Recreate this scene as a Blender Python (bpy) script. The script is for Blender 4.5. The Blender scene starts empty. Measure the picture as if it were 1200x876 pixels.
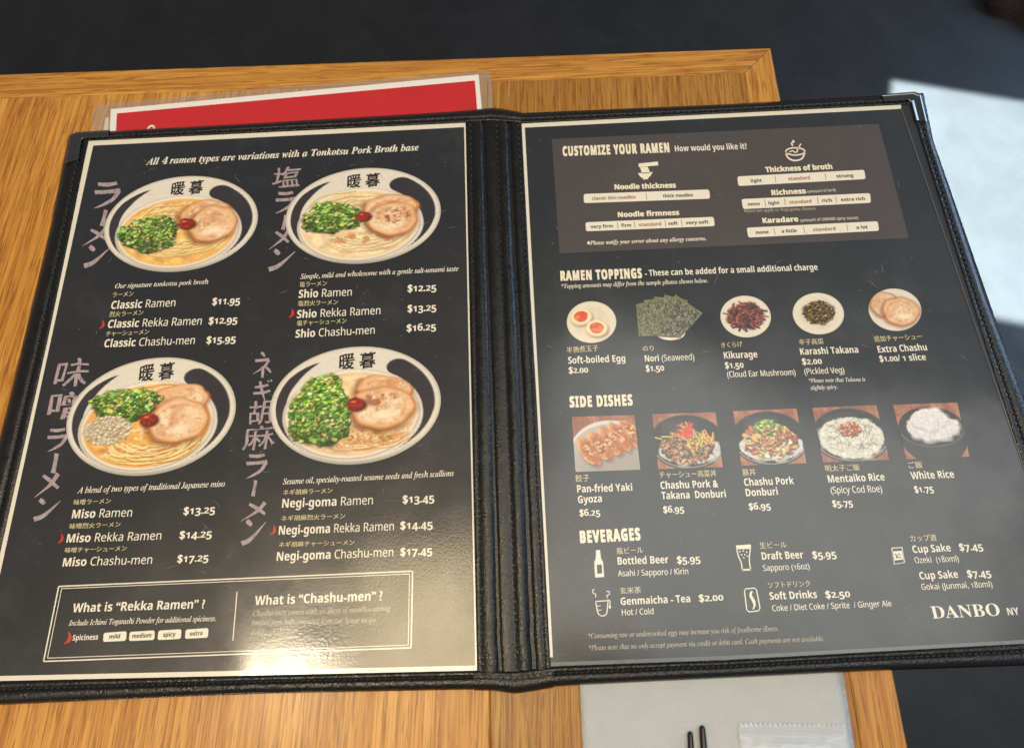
import bpy, math, random
import numpy as np
from mathutils import Vector, Matrix
random.seed(7)
rng = np.random.default_rng(11)
sc = bpy.context.scene
COL = sc.collection

# ------------------------------------------------------------------ camera
S = 0.213                       # one page width in metres
FPX, PW, PH = 750.0, 1200.0, 876.0
def rodrigues(a):
    a = np.array(a, float); t = np.linalg.norm(a); k = a / t
    K = np.array([[0, -k[2], k[1]], [k[2], 0, -k[0]], [-k[1], k[0], 0]])
    return np.eye(3) + math.sin(t) * K + (1 - math.cos(t)) * K @ K
RC = rodrigues((-.3413, -.0205, .041))          # world -> camera
CAM = np.array((.0377, -.5292, 1.3543)) * S
cd = bpy.data.cameras.new('camera'); cam = bpy.data.objects.new('camera', cd); COL.objects.link(cam)
cd.sensor_width = 36; cd.lens = FPX / PW * 36; cd.clip_start = .01; cd.clip_end = 60
m4 = Matrix([list(RC.T[i]) + [CAM[i]] for i in range(3)] + [[0, 0, 0, 1]])
cam.matrix_world = m4
cd.dof.use_dof = True; cd.dof.focus_distance = .300; cd.dof.aperture_fstop = 13.0
sc.camera = cam

def at(px, py, z=0.0):
    """point of the horizontal plane at height z that lies on the sight line through photograph pixel (px, py)"""
    d = RC.T @ np.array([(px - PW / 2) / FPX, -(py - PH / 2) / FPX, -1.0])
    return CAM + d * ((z - CAM[2]) / d[2])
def mirrored(px, py, h):
    p = at(px, py); d = p - CAM; d[2] *= -1
    return Vector(p + d * (h / d[2]))

# ------------------------------------------------------------------ light (indoor: a pendant lamp, added warm lights, a ceiling panel and window daylight)
w = bpy.data.worlds.new('World'); sc.world = w; w.use_nodes = True
w.node_tree.nodes['Background'].inputs[0].default_value = (.80, .82, .90, 1)
w.node_tree.nodes['Background'].inputs[1].default_value = .175
def area(name, loc, target, power, col, sx, sy=None, spread=180, shape=None):
    l = bpy.data.lights.new(name, 'AREA'); l.energy = power; l.color = col
    l.shape = shape or 'RECTANGLE'; l.size = sx; l.size_y = sy or sx; l.spread = math.radians(spread)
    o = bpy.data.objects.new(name, l); COL.objects.link(o)
    d = Vector(target) - Vector(loc); o.location = loc
    o.rotation_euler = d.to_track_quat('-Z', 'Y').to_euler(); return o
p = mirrored(338, 806, 1.05)
area('warm_pendant_lamp', p, (p.x + .10, p.y + .10, 0), 3.7, (1, .82, .56), .06, shape='DISK')
p = mirrored(510, 765, 1.05)
area('warm_glare_panel', p, (p.x, p.y, 0), 3.4, (1, .78, .46), .27, .34)  # unseen warm panel, added to widen the golden glare on the left page
cp = area('ceiling_panel', (.74, .08, 1.6), (.74, .08, 0), 10.8, (.99, 1.0, .95), 1.38, .92); cp.rotation_euler = (0, 0, math.radians(-17))
area('window_daylight', (2.3, 1.0, .5), (.5, .3, -.5), 21.0, (.42, .66, 1.0), 1.2, .9)
area('unseen_fill_lamp', (-2.4, -1.2, 1.6), (0, 0, 0), 5.0, (1, .80, .58), .6, shape='DISK')  # unseen warm fill, added and kept clear of the page reflections
# sunlight through a window: a narrow beam that lands on the floor beyond the table
ex = Vector((math.cos(math.radians(-16)), math.sin(math.radians(-16)), 0)); ey = Vector((-ex.y, ex.x, 0))
land = Vector((.775, .838, -.74)) + ex * .36 - ey * .243
dr = (Vector((0, 0, -1)) - ey * .22).normalized()
b = area('sun_through_window', land - dr * 2.0, land, 12.5, (.78, .95, 1.0), .72, .475, spread=.8)
zx = -dr; yx = zx.cross(ex).normalized()
b.rotation_euler = Matrix((ex, yx, zx)).transposed().to_euler()
sc.view_settings.view_transform = 'Standard'; sc.view_settings.look = 'None'
sc.view_settings.exposure = .28; sc.view_settings.gamma = 1

# ------------------------------------------------------------------ materials
def lin(c):
    return tuple((x / 255 / 12.92 if x / 255 <= .04045 else ((x / 255 + .055) / 1.055) ** 2.4) for x in c)
class NT:
    def __init__(s, name):
        s.m = bpy.data.materials.new(name); s.m.use_nodes = True; s.t = s.m.node_tree; s.n = s.t.nodes; s.l = s.t.links
        s.b = s.n['Principled BSDF']; s._c = None
    def node(s, t, **k):
        n = s.n.new(t)
        for a, v in k.items(): setattr(n, a, v)
        return n
    def co(s, kind='Object'):
        if s._c is None: s._c = s.node('ShaderNodeTexCoord')
        return s._c.outputs[kind]
    def mapping(s, scale, rot=(0, 0, 0)):
        m = s.node('ShaderNodeMapping'); s.l.new(s.co(), m.inputs[0]); m.inputs['Scale'].default_value = scale; m.inputs['Rotation'].default_value = rot
        return m.outputs[0]
    def noise(s, scale, detail=3, vec=None, rough=.5, dist=0):
        n = s.node('ShaderNodeTexNoise'); n.inputs['Scale'].default_value = scale; n.inputs['Detail'].default_value = detail
        n.inputs['Roughness'].default_value = rough; n.inputs['Distortion'].default_value = dist
        s.l.new(vec if vec is not None else s.co(), n.inputs['Vector']); return n.outputs['Fac']
    def ramp(s, f, stops):
        r = s.node('ShaderNodeValToRGB'); e = r.color_ramp.elements
        while len(e) < len(stops): e.new(.5)
        for x, (p_, c) in zip(e, stops): x.position = p_; x.color = (*c, 1) if len(c) == 3 else c
        s.l.new(f, r.inputs[0]); return r.outputs[0]
    def mix(s, f, a, b_, blend='MIX'):
        n = s.node('ShaderNodeMix', data_type='RGBA', blend_type=blend)
        for i, v in ((0, f), (6, a), (7, b_)):
            if hasattr(v, 'links'): s.l.new(v, n.inputs[i])
            else: n.inputs[i].default_value = v if i == 0 else (*v, 1)
        return n.outputs[2]
    def math(s, op, a, b_=0.0):
        n = s.node('ShaderNodeMath', operation=op)
        for i, v in ((0, a), (1, b_)):
            if hasattr(v, 'links'): s.l.new(v, n.inputs[i])
            else: n.inputs[i].default_value = v
        return n.outputs[0]
    def bump(s, h, strength, dist, prev=None):
        n = s.node('ShaderNodeBump'); n.inputs['Strength'].default_value = strength; n.inputs['Distance'].default_value = dist
        s.l.new(h, n.inputs['Height'])
        if prev is not None: s.l.new(prev, n.inputs['Normal'])
        return n.outputs[0]
    def set(s, **k):
        names = {'col': 'Base Color', 'rough': 'Roughness', 'metal': 'Metallic', 'spec': 'Specular IOR Level', 'nor': 'Normal', 'coat': 'Coat Weight', 'crough': 'Coat Roughness', 'cnor': 'Coat Normal', 'alpha': 'Alpha', 'ior': 'IOR', 'trans': 'Transmission Weight', 'sss': 'Subsurface Weight'}
        for a, v in k.items():
            i = s.b.inputs[names[a]]
            if hasattr(v, 'links'): s.l.new(v, i)
            else: i.default_value = (*v, 1) if isinstance(v, tuple) and len(v) == 3 else v
        return s.m

def laminate(name, col=None, attr=False, var=.0, dry=False):
    """print under glossy film: the film's waves, orange-peel and scuffs run on over page and print alike"""
    s = NT(name)
    if attr:
        a = s.node('ShaderNodeAttribute', attribute_name='Col'); c = a.outputs['Color']
    else: c = col
    if var:
        c = s.mix(s.ramp(s.noise(260, 4), [(.3, (0, 0, 0)), (.7, (1, 1, 1))]), tuple(x * (1 - var) for x in col), tuple(min(1, x * (1 + var)) for x in col))
    if dry: c = s.mix(s.ramp(s.noise(1, 3, vec=s.mapping((2200, 300, 1), (0, 0, .5))), [(.56, (0,) * 3), (.64, (.75,) * 3)]), c, lin((52, 48, 50)))
    # dusty scuff film, very faint
    dust = s.ramp(s.noise(30, 6, rough=.7), [(.52, (0, 0, 0)), (.9, (1, 1, 1))])
    speck = s.ramp(s.noise(900, 1), [(.72, (0, 0, 0)), (.80, (1, 1, 1))])
    c2 = s.mix(s.math('MULTIPLY', dust, .06), c, (.5, .48, .44))
    c2 = s.mix(s.math('MULTIPLY', speck, .10), c2, (.6, .58, .54))
    wave = s.noise(9, 1.5)
    geo = s.node('ShaderNodeNewGeometry'); vd = s.node('ShaderNodeVectorMath', operation='DISTANCE'); s.l.new(geo.outputs['Position'], vd.inputs[0]); vd.inputs[1].default_value = tuple(at(500, 735))
    worn = s.ramp(vd.outputs['Value'], [(.02, (1,) * 3), (.085, (.16,) * 3)])       # the film is scratched and pebbled most at this corner
    peel = s.math('MULTIPLY', s.noise(850, 3, rough=.6), worn)
    mid = s.noise(120, 2)
    streak = s.noise(1, 3, vec=s.mapping((60, 900, 10), (0, 0, .9)))
    n1 = s.bump(wave, 1.0, .0030)
    n1 = s.bump(mid, .05, .0003, n1)
    n1 = s.bump(peel, .30, .00018, n1)
    n1 = s.bump(streak, .06, .00008, n1)
    cr = s.ramp(s.noise(45, 5, rough=.65), [(.3, (.13,) * 3), (.75, (.25,) * 3)])
    return s.set(col=c2, rough=.42, spec=.35, nor=n1, coat=1.0, crough=cr, cnor=n1)

M = {}
M['page'] = laminate('page_black', lin((33, 34, 37)))
M['page_cool'] = laminate('page_charcoal', lin((36, 38, 40)))
M['panel'] = laminate('page_brown_panel', lin((74, 67, 65)))
M['white'] = laminate('print_white', lin((232, 224, 206)))
M['border'] = laminate('print_border', lin((222, 215, 196)))
M['mauve'] = laminate('print_mauve', lin((168, 150, 153)), var=.14, dry=True)
M['jp'] = laminate('print_cream', lin((206, 192, 150)))
M['head'] = laminate('print_heading', lin((236, 225, 200)))
M['ink'] = laminate('print_ink', lin((36, 30, 28)))
M['brownink'] = laminate('print_brown_ink', lin((150, 98, 62)))
M['chili'] = laminate('print_chili_red', lin((196, 48, 36)))
M['faint'] = laminate('print_faint', lin((176, 166, 146)))
M['photo'] = laminate('print_photo', (1, 1, 1), attr=True)

s = NT('leatherette')
vor = s.node('ShaderNodeTexVoronoi'); vor.inputs['Scale'].default_value = 1500; s.l.new(s.co(), vor.inputs['Vector'])
n1 = s.bump(s.noise(60, 2), .35, .0010); n1 = s.bump(vor.outputs['Distance'], .55, .00020, n1); n1 = s.bump(s.noise(2600, 2), .4, .0001, n1)
M['leather'] = s.set(col=s.mix(s.noise(40, 4), (.005, .005, .005), (.010, .0095, .009)), rough=s.ramp(s.noise(200, 4), [(.3, (.20,) * 3), (.7, (.36,) * 3)]), spec=.42, nor=n1)
s = NT('thread'); M['thread'] = s.set(col=(.008, .008, .008), rough=.45, nor=s.bump(s.noise(4000, 1), .5, .0001))
s = NT('stitch_hole_shade'); M['hole'] = s.set(col=(.003, .003, .003), rough=.9)
s = NT('nickel'); M['nickel'] = s.set(col=(.20, .197, .19), metal=1.0, rough=s.ramp(s.noise(400, 4), [(.3, (.16,) * 3), (.7, (.24,) * 3)]), nor=s.bump(s.noise(120, 2), .06, .0003))
s = NT('clear_vinyl_lip'); M['lip'] = s.set(col=(.13, .14, .14), rough=.22, spec=.6, nor=s.bump(s.noise(400, 3), .2, .0003))

def wood(name, along_x, tone=1.0, seed=0.0):
    s = NT(name)
    mp = s.node('ShaderNodeMapping'); s.l.new(s.co(), mp.inputs[0])
    mp.inputs['Location'].default_value = (seed, seed * .7, 0)
    mp.inputs['Rotation'].default_value = (0, 0, math.radians(90) if along_x else math.radians(3))
    V = mp.outputs[0]
    def sm(sx, sy):
        m = s.node('ShaderNodeMapping'); s.l.new(V, m.inputs[0]); m.inputs['Scale'].default_value = (sx, sy, 1); return m.outputs[0]
    broad = s.noise(1, 3, vec=sm(60, 2.2), dist=.5)
    mid = s.noise(1, 4, vec=sm(330, 4), rough=.6, dist=.35)
    fine = s.noise(1, 4, vec=sm(800, 13), rough=.65, dist=.25)
    pore = s.noise(1, 3, vec=sm(950, 48), rough=.65, dist=.2)
    ray = s.noise(1, 2, vec=sm(2200, 160))
    k3 = lambda *c: tuple(x * tone for x in c)
    base = s.ramp(broad, [(.28, k3(.50, .232, .038)), (.55, k3(.61, .300, .055)), (.78, k3(.68, .358, .082))])
    c = s.mix(s.ramp(mid, [(.44, (.0,) * 3), (.60, (.50,) * 3)]), base, k3(.40, .150, .014))
    c = s.mix(s.ramp(fine, [(.52, (.0,) * 3), (.64, (.62,) * 3)]), c, k3(.30, .100, .007))
    lines_ = s.noise(1, 2, vec=sm(300, 9), rough=.5, dist=.6)
    c = s.mix(s.ramp(lines_, [(.43, (0,) * 3), (.475, (.50,) * 3), (.50, (.58,) * 3), (.535, (0,) * 3)]), c, k3(.30, .098, .008))
    c = s.mix(s.ramp(pore, [(.545, (0,) * 3), (.63, (.62,) * 3)]), c, k3(.17, .050, .005))
    n1 = s.bump(pore, .35, .0004); n1 = s.bump(ray, .12, .0002, n1)
    return s.set(col=c, rough=s.ramp(fine, [(.3, (.36,) * 3), (.7, (.52,) * 3)]), spec=.4, nor=n1, coat=.18, crough=.25)
M['wood_y'] = wood('oak_panel', False)
M['wood_y2'] = wood('oak_panel_pale', False, .72, 3.3)
M['wood_rail_x'] = wood('oak_rail', True, 1.0, 1.7)
M['wood_rail_y'] = wood('oak_rail_side', False, .98, 5.1)
s = NT('table_dark_metal'); M['iron'] = s.set(col=(.02, .02, .02), rough=.5, metal=.6)

s = NT('concrete_floor')
a_ = s.noise(2.2, 6, rough=.6); b_ = s.noise(14, 6, rough=.7, dist=.4); c_ = s.noise(60, 4)
cc = s.mix(a_, (.011, .011, .011), (.020, .020, .020)); cc = s.mix(s.ramp(b_, [(.35, (.0,) * 3), (.75, (.6,) * 3)]), cc, (.012, .0115, .0115))
cc = s.mix(s.ramp(s.noise(7, 7, rough=.72, dist=.8), [(.42, (0,) * 3), (.60, (.6,) * 3)]), cc, (.029, .029, .030)); cc = s.mix(s.math('MULTIPLY', c_, .25), cc, (.028, .028, .028))
M['floor'] = s.set(col=cc, rough=s.ramp(b_, [(.3, (.45,) * 3), (.7, (.62,) * 3)]), nor=s.bump(c_, .15, .002))
s = NT('card_white'); M['cardwhite'] = s.set(col=(.80, .77, .73), rough=.4, coat=.8, crough=.12)
s = NT('card_red'); M['cardred'] = s.set(col=s.mix(s.noise(40, 4), (.50, .012, .014), (.58, .018, .018)), rough=.4, coat=.8, crough=.12)
s = NT('laminate_film')
tr = s.node('ShaderNodeBsdfTransparent'); tr.inputs[0].default_value = (.90, .90, .88, 1)
mx = s.node('ShaderNodeMixShader'); mx.inputs[0].default_value = .22
s.set(col=(.62, .60, .56), rough=.16, spec=.6, nor=s.bump(s.noise(220, 3), .3, .0004))
s.l.new(tr.outputs[0], mx.inputs[1]); s.l.new(s.b.outputs[0], mx.inputs[2]); s.l.new(mx.outputs[0], s.n['Material Output'].inputs[0])
M['film'] = s.m
s = NT('napkin_paper')
vv = s.node('ShaderNodeTexVoronoi'); vv.inputs['Scale'].default_value = 700; s.l.new(s.co(), vv.inputs['Vector'])
n1 = s.bump(vv.outputs['Distance'], .35, .0006); n1 = s.bump(s.noise(60, 4), .5, .0012, n1)
M['napkin'] = s.set(col=s.mix(s.noise(90, 4), (.43, .45, .46), (.51, .525, .53)), rough=.9, spec=.2, nor=n1)
s = NT('packet_film'); n1 = s.bump(s.noise(1, 3, vec=s.mapping((60, 700, 1))), .6, .0006)
tr = s.node('ShaderNodeBsdfTransparent'); mx = s.node('ShaderNodeMixShader'); mx.inputs[0].default_value = .62
s.set(col=(.72, .76, .82), rough=.18, spec=.7, nor=n1)
s.l.new(tr.outputs[0], mx.inputs[1]); s.l.new(s.b.outputs[0], mx.inputs[2]); s.l.new(mx.outputs[0], s.n['Material Output'].inputs[0])
M['packet'] = s.m
s = NT('black_lacquer'); M['lacquer'] = s.set(col=(.012, .012, .013), rough=.25)
s = NT('dark_fabric'); M['fabric'] = s.set(col=s.mix(s.noise(90, 5), (.018, .008, .009), (.060, .028, .028)), rough=.95, nor=s.bump(s.noise(150, 5), 1, .008))

# ------------------------------------------------------------------ object helpers
def org(parent):
    o = np.zeros(3)
    while parent is not None:
        o = o + np.array(parent.location); parent = parent.parent
    return o
def link_mesh(name, V, F, mat, parent=None, origin=None, smooth=False, colors=None):
    V = np.asarray(V, float)
    if parent is not None: V = V - org(parent)
    elif origin is not None: V = V - np.asarray(origin, float)
    me = bpy.data.meshes.new(name); me.from_pydata(V.tolist(), [], F)
    if colors is not None:
        ca = me.color_attributes.new('Col', 'FLOAT_COLOR', 'POINT')
        ca.data.foreach_set('color', np.concatenate([colors, np.ones((len(colors), 1))], 1).astype('f').ravel())
    for m_ in (mat if isinstance(mat, list) else [mat]): me.materials.append(m_)
    if smooth: me.polygons.foreach_set('use_smooth', [True] * len(me.polygons))
    o = bpy.data.objects.new(name, me); COL.objects.link(o)
    if parent is not None: o.parent = parent
    elif origin is not None: o.location = origin
    me.update(); return o
def thing(name, label, cat, loc, group=None):
    o = bpy.data.objects.new(name, None); COL.objects.link(o); o.location = loc; o.empty_display_size = .02
    o['label'] = label; o['category'] = cat
    if group: o['group'] = group
    return o

class Flat:
    """flat print: polygons and brush strokes given on the page plane"""
    def __init__(s, z): s.V = []; s.F = []; s.z = z
    def poly(s, pts):
        i = len(s.V); P = [at(x, y, s.z) for x, y in pts]
        ar = sum(P[k][0] * P[(k + 1) % len(P)][1] - P[(k + 1) % len(P)][0] * P[k][1] for k in range(len(P)))
        if ar < 0: P = P[::-1]
        s.V += P; s.F.append(tuple(range(i, i + len(P)))); return s
    def stroke(s, pts, w0, w1=None, close=False, sub=6, wm=None):
        pts = np.array(pts, float); w1 = w0 if w1 is None else w1
        if len(pts) > 2 and sub > 1:        # Catmull-Rom
            P = np.vstack([2 * pts[0] - pts[1], pts, 2 * pts[-1] - pts[-2]]) if not close else np.vstack([pts[-2], pts, pts[1]])
            out = []
            for k in range(1, len(P) - 2):
                for t in np.linspace(0, 1, sub, endpoint=False):
                    a, b, c, d = P[k - 1:k + 3]
                    out.append(.5 * (2 * b + (c - a) * t + (2 * a - 5 * b + 4 * c - d) * t * t + (3 * b - a - 3 * c + d) * t ** 3))
            out.append(P[-2]); pts = np.array(out)
        n = len(pts); tg = np.gradient(pts, axis=0); tg /= np.linalg.norm(tg, axis=1)[:, None] + 1e-9
        nr = np.stack([-tg[:, 1], tg[:, 0]], 1); tt = np.linspace(0, 1, n)
        wd = w0 + (w1 - w0) * tt if wm is None else np.interp(tt, [0, .5, 1], [w0, wm, w1])
        A = pts + nr * wd[:, None] / 2; B = pts - nr * wd[:, None] / 2
        i = len(s.V)
        for a, b in zip(A, B): s.V += [at(*a, s.z), at(*b, s.z)]
        for k in range(n - 1): s.F.append((i + 2 * k, i + 2 * k + 2, i + 2 * k + 3, i + 2 * k + 1))
        return s
    def dot(s, x, y, rx, ry=None, n=14, rot=0, rough=0):
        ry = ry or rx; c, q = math.cos(rot), math.sin(rot); pts = []
        for k in range(n):
            a = 2 * math.pi * k / n; r = 1 + (random.random() - .5) * rough; u, v = rx * r * math.cos(a), ry * r * math.sin(a)
            pts.append((x + u * c - v * q, y + u * q + v * c))
        return s.poly(pts)
    def build(s, name, mat, parent, label=None):
        o = link_mesh(name, s.V, s.F, mat, parent)
        if label: o['label'] = label
        return o

# ------------------------------------------------------------------ floor
zf = -.74
V, F = [], []
link = link_mesh('floor', [(-6, -6, zf), (6, -6, zf), (6, 6, zf), (-6, 6, zf)], [(0, 1, 2, 3)], M['floor'], origin=(0, 0, zf))
link['kind'] = 'structure'

# ------------------------------------------------------------------ table
TZ = -.0056
ang = math.radians(-1.17)
tb = thing('dining_table', 'oak dining table with mitred rails under the open menu', 'table', (.0, 0, zf))
TR = np.array(at(903, 56, TZ)); ca, sa = math.cos(ang), math.sin(ang)
def tl(u, v, z):        # table coordinates: u to the right edge (<=0), v from the back edge (<=0)
    return np.array((TR[0] + u * ca - v * sa, TR[1] + u * sa + v * ca, z))
RW = .0178; TW, TD, TH = .80, .60, .030
def board(name, uv, z1, z0, mat, parent, bev=.0006):
    n = len(uv); c = np.mean(uv, 0); V, F = [], []
    for (zz, k) in ((z0, 0), (z1 - bev, 0), (z1, bev)):
        for (u, v) in uv:
            d = c - np.array((u, v)); d /= np.linalg.norm(d)
            V.append(tl(u + np.sign(d[0]) * k, v + np.sign(d[1]) * k, zz))
    F.append(tuple(range(n))[::-1]); F.append(tuple(range(2 * n, 3 * n)))
    for r in (0, 1):
        for i in range(n): j = (i + 1) % n; F.append((r * n + i, r * n + j, (r + 1) * n + j, (r + 1) * n + i))
    return link_mesh(name, V, F, mat, parent)
seam = -.1665      # position of the seam between the field panels, from the right edge
g = .00012
fx0, fx1, fy0, fy1 = -TW + RW, -RW, -TD + RW, -RW
board('field_panel', [(fx0 + g, fy0 + g), (-.46 - g, fy0 + g), (-.46 - g, fy1 - g), (fx0 + g, fy1 - g)], TZ, TZ - .02, M['wood_y'], tb)
board('field_panel', [(-.46 + g, fy0 + g), (seam - g, fy0 + g), (seam - g, fy1 - g), (-.46 + g, fy1 - g)], TZ, TZ - .02, M['wood_y'], tb)
board('field_panel', [(seam + g, fy0 + g), (fx1 - g, fy0 + g), (fx1 - g, fy1 - g), (seam + g, fy1 - g)], TZ, TZ - .02, M['wood_y2'], tb)
g2 = .0001
board('rail', [(-TW + RW + g2, -RW), (-RW - g2, -RW), (-g2 - .0, 0), (-TW + g2, 0)], TZ, TZ - TH, M['wood_rail_x'], tb)
board('rail', [(-RW, -TD + RW + g2), (0, -TD + g2), (0, -g2), (-RW, -RW - g2)], TZ, TZ - TH, M['wood_rail_y'], tb)
board('rail', [(-TW, -TD + g2), (-TW + RW, -TD + RW + g2), (-TW + RW, -RW - g2), (-TW, -g2)], TZ, TZ - TH, M['wood_rail_y'], tb)
board('rail', [(-TW + g2, -TD), (-g2, -TD), (-RW - g2, -TD + RW), (-TW + RW + g2, -TD + RW)], TZ, TZ - TH, M['wood_rail_x'], tb)
def tube(cx, cy, z0, z1, r0, r1, n=24):
    V = [(cx + r * math.cos(2 * math.pi * k / n), cy + r * math.sin(2 * math.pi * k / n), z) for z, r in ((z0, r0), (z1, r1)) for k in range(n)]
    F = [(k, (k + 1) % n, n + (k + 1) % n, n + k) for k in range(n)] + [tuple(range(n))[::-1], tuple(range(n, 2 * n))]
    return V, F
tc = tl(-TW / 2, -TD / 2, 0)
V, F = tube(tc[0], tc[1], zf + .012, TZ - TH, .035, .035); link_mesh('column', V, F, M['iron'], tb)
V, F = tube(tc[0], tc[1], zf, zf + .012, .22, .20); link_mesh('base', V, F, M['iron'], tb)

# dark cloth lying on the floor, top right corner
def lump(name, c, rx, ry, h, mat, seed):
    r = np.random.default_rng(seed); n, k = 40, 14; V, F = [], []; ph = r.uniform(0, 6.3, 8)
    for j in range(k + 1):
        t = j / k * math.pi / 2
        for i in range(n):
            a = 2 * math.pi * i / n
            rr = 1 + .10 * math.sin(3 * a + ph[0]) + .08 * math.sin(5 * a + ph[1]) + .07 * math.sin(9 * a + ph[2] + j * .6)
            V.append((c[0] + rx * rr * math.cos(t) * math.cos(a), c[1] + ry * rr * math.cos(t) * math.sin(a), c[2] + h * math.sin(t) * (1 + .12 * math.sin(4 * a + j))))
    for j in range(k):
        for i in range(n): F.append((j * n + i, j * n + (i + 1) % n, (j + 1) * n + (i + 1) % n, (j + 1) * n + i))
    return link_mesh(name, V, F, mat, origin=c, smooth=True)
o = lump('cloth_bundle', (1.17, 1.06, zf), .165, .15, .09, M['fabric'], 4)
o['label'] = 'dark maroon cloth bundle lying on the floor beyond the sunlit patch'; o['category'] = 'cloth'

# ------------------------------------------------------------------ laminated red card under the menu
def slab(name, pts, z1, z0, mat, parent=None, origin=None):
    n = len(pts); P1 = [at(x, y, z1) for x, y in pts]; V = P1 + [np.array((q[0], q[1], z0)) for q in P1]
    return link_mesh(name, V, [tuple(range(n))[::-1] if poly_cw(P1) else tuple(range(n))] + ([(i, (i + 1) % n, n + (i + 1) % n, n + i) for i in range(n)]), mat, parent, origin)
def poly_cw(P):
    return sum(P[k][0] * P[(k + 1) % len(P)][1] - P[(k + 1) % len(P)][0] * P[k][1] for k in range(len(P))) < 0
CZ = TZ + .0006
cardc = at(350, 250, TZ)
card = thing('laminated_card', 'red card with white border in clear laminate, poking out above the menu', 'card', cardc)
slab('laminate_film', [(109, 330), (108, 137), (109.5, 129), (114, 124.5), (122, 122.5), (300, 105), (566, 83.5), (572, 84.5), (575.5, 89), (590, 300)], CZ, CZ - .00022, M['film'], card)
slab('card_sheet', [(118, 330), (130, 128), (561, 87.5), (580, 300)], CZ + .0001, CZ - .00012, M['cardwhite'], card)
slab('red_panel', [(126, 330), (137, 133), (556.5, 94.5), (573, 300)], CZ + .00016, CZ + .0001, M['cardred'], card)
f = Flat(CZ + .0002); f.stroke([(173, 153), (174, 149.5), (177.5, 147.5), (181, 149)], 1.2, 2.6); f.stroke([(181, 149), (180, 152)], 2.2, 1)
f.build('letter', M['cardwhite'], card)
slab('card_sheet', [(120.5, 160), (123.5, 138.2), (127.6, 137.8), (126.5, 160)], CZ - .00003, CZ - .0002, M['cardwhite'], card)

# ------------------------------------------------------------------ menu cover
LP = [(104, 165.3), (545.5, 144), (559, 785), (-33, 798)]       # left printed page TL TR BR BL
RP = [(611.3, 145), (1066, 122.5), (1264, 750), (645, 780.5)]
cover = thing('menu_cover', 'open black leatherette menu folder with stitched edges and nickel corners', 'menu folder', at(600, 450, TZ))
Z0 = 0.0
def resample(pts, n):
    pts = np.array(pts, float); d = np.r_[0, np.cumsum(np.linalg.norm(np.diff(pts, axis=0), axis=1))]
    t = np.linspace(0, d[-1], n); return np.stack([np.interp(t, d, pts[:, k]) for k in (0, 1)], 1)
def smooth_line(P, k=5):
    Q = P.copy()
    for _ in range(k): Q[1:-1] = (Q[:-2] + 2 * Q[1:-1] + Q[2:]) / 4
    return Q
def band(name, outer, inner, prof, n=160, wob=.25, seed=1, label=None):
    r = np.random.default_rng(seed)
    O, I = smooth_line(resample(outer, n)), smooth_line(resample(inner, n))
    nz = np.convolve(r.normal(size=n + 20), np.ones(9) / 9, 'same')[10:-10] * wob
    ts = np.array([q[0] for q in prof]); zs = np.array([q[1] for q in prof]); V, F = [], []
    for i in range(n):
        for t, z in zip(ts, zs):
            tw = t + (.02 * nz[i] if 0 < t < 1 else 0)
            q = O[i] * (1 - tw) + I[i] * tw
            zz = (z + .10 * nz[i] * (1 if 0.05 < t < .98 else 0)) * .001
            V.append(at(q[0], q[1], max(zz, -.0052)))
    m_ = len(ts)
    for i in range(n - 1):
        for j in range(m_ - 1): F.append((i * m_ + j, i * m_ + j + 1, (i + 1) * m_ + j + 1, (i + 1) * m_ + j))
    o = link_mesh(name, V, F, M['leather'], cover, smooth=True)
    if label: o['label'] = label
    return o
def stitches(outer, inner, t, zmm, pitch=7.0, ln=4.6, wpx=1.7):
    O, I = smooth_line(resample(outer, 200)), smooth_line(resample(inner, 200)); L = resample(O * (1 - t) + I * t, 2)
    path = O * (1 - t) + I * t; d = np.r_[0, np.cumsum(np.linalg.norm(np.diff(path, axis=0), axis=1))]
    V, F = [], []; HV, HF = [], []
    s_ = 2.0; r = random.Random(int(t * 1000) + int(path[0][0]))
    while s_ < d[-1] - 3:
        a = np.array([np.interp(s_, d, path[:, k]) for k in (0, 1)]); b = np.array([np.interp(s_ + ln + r.uniform(-.5, .5), d, path[:, k]) for k in (0, 1)])
        tg = (b - a) / np.linalg.norm(b - a); nr = np.array((-tg[1], tg[0])); a = a + nr * .35; b = b - nr * .35
        A, B = at(*a, zmm * .001), at(*b, zmm * .001); ax = B - A; le = np.linalg.norm(ax); ax /= le; sd = np.cross((0, 0, 1), ax)
        R_ = wpx * .38 / 750 * .62; i0 = len(V); K = 5; Q = 6
        for k in range(K):
            u = k / (K - 1); rad = R_ * (0.35 + .65 * math.sin(math.pi * u) ** .5); hz = .00030 * math.sin(math.pi * u) - .0001
            for q in range(Q):
                an = 2 * math.pi * q / Q; V.append(A + ax * le * u + sd * rad * math.cos(an) + np.array((0, 0, hz + rad * math.sin(an))))
        for k in range(K - 1):
            for q in range(Q): F.append((i0 + k * Q + q, i0 + k * Q + (q + 1) % Q, i0 + (k + 1) * Q + (q + 1) % Q, i0 + (k + 1) * Q + q))
        h = B + ax * .00028; i1 = len(HV)          # flat dark disc painting the shade of the needle hole between stitches
        for q in range(8):
            an = 2 * math.pi * q / 8; HV.append(h + ax * .00046 * math.cos(an) + sd * .00042 * math.sin(an) + np.array((0, 0, .00010)))
        HF.append(tuple(range(i1, i1 + 8)))
        s_ += pitch + r.uniform(-.4, .4)
    o = link_mesh('stitching', V, F, M['thread'], cover, smooth=True); o['kind'] = 'stuff'
    o = link_mesh('needle_hole_shade_row', HV, HF, M['hole'], cover); o['kind'] = 'stuff'
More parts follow.
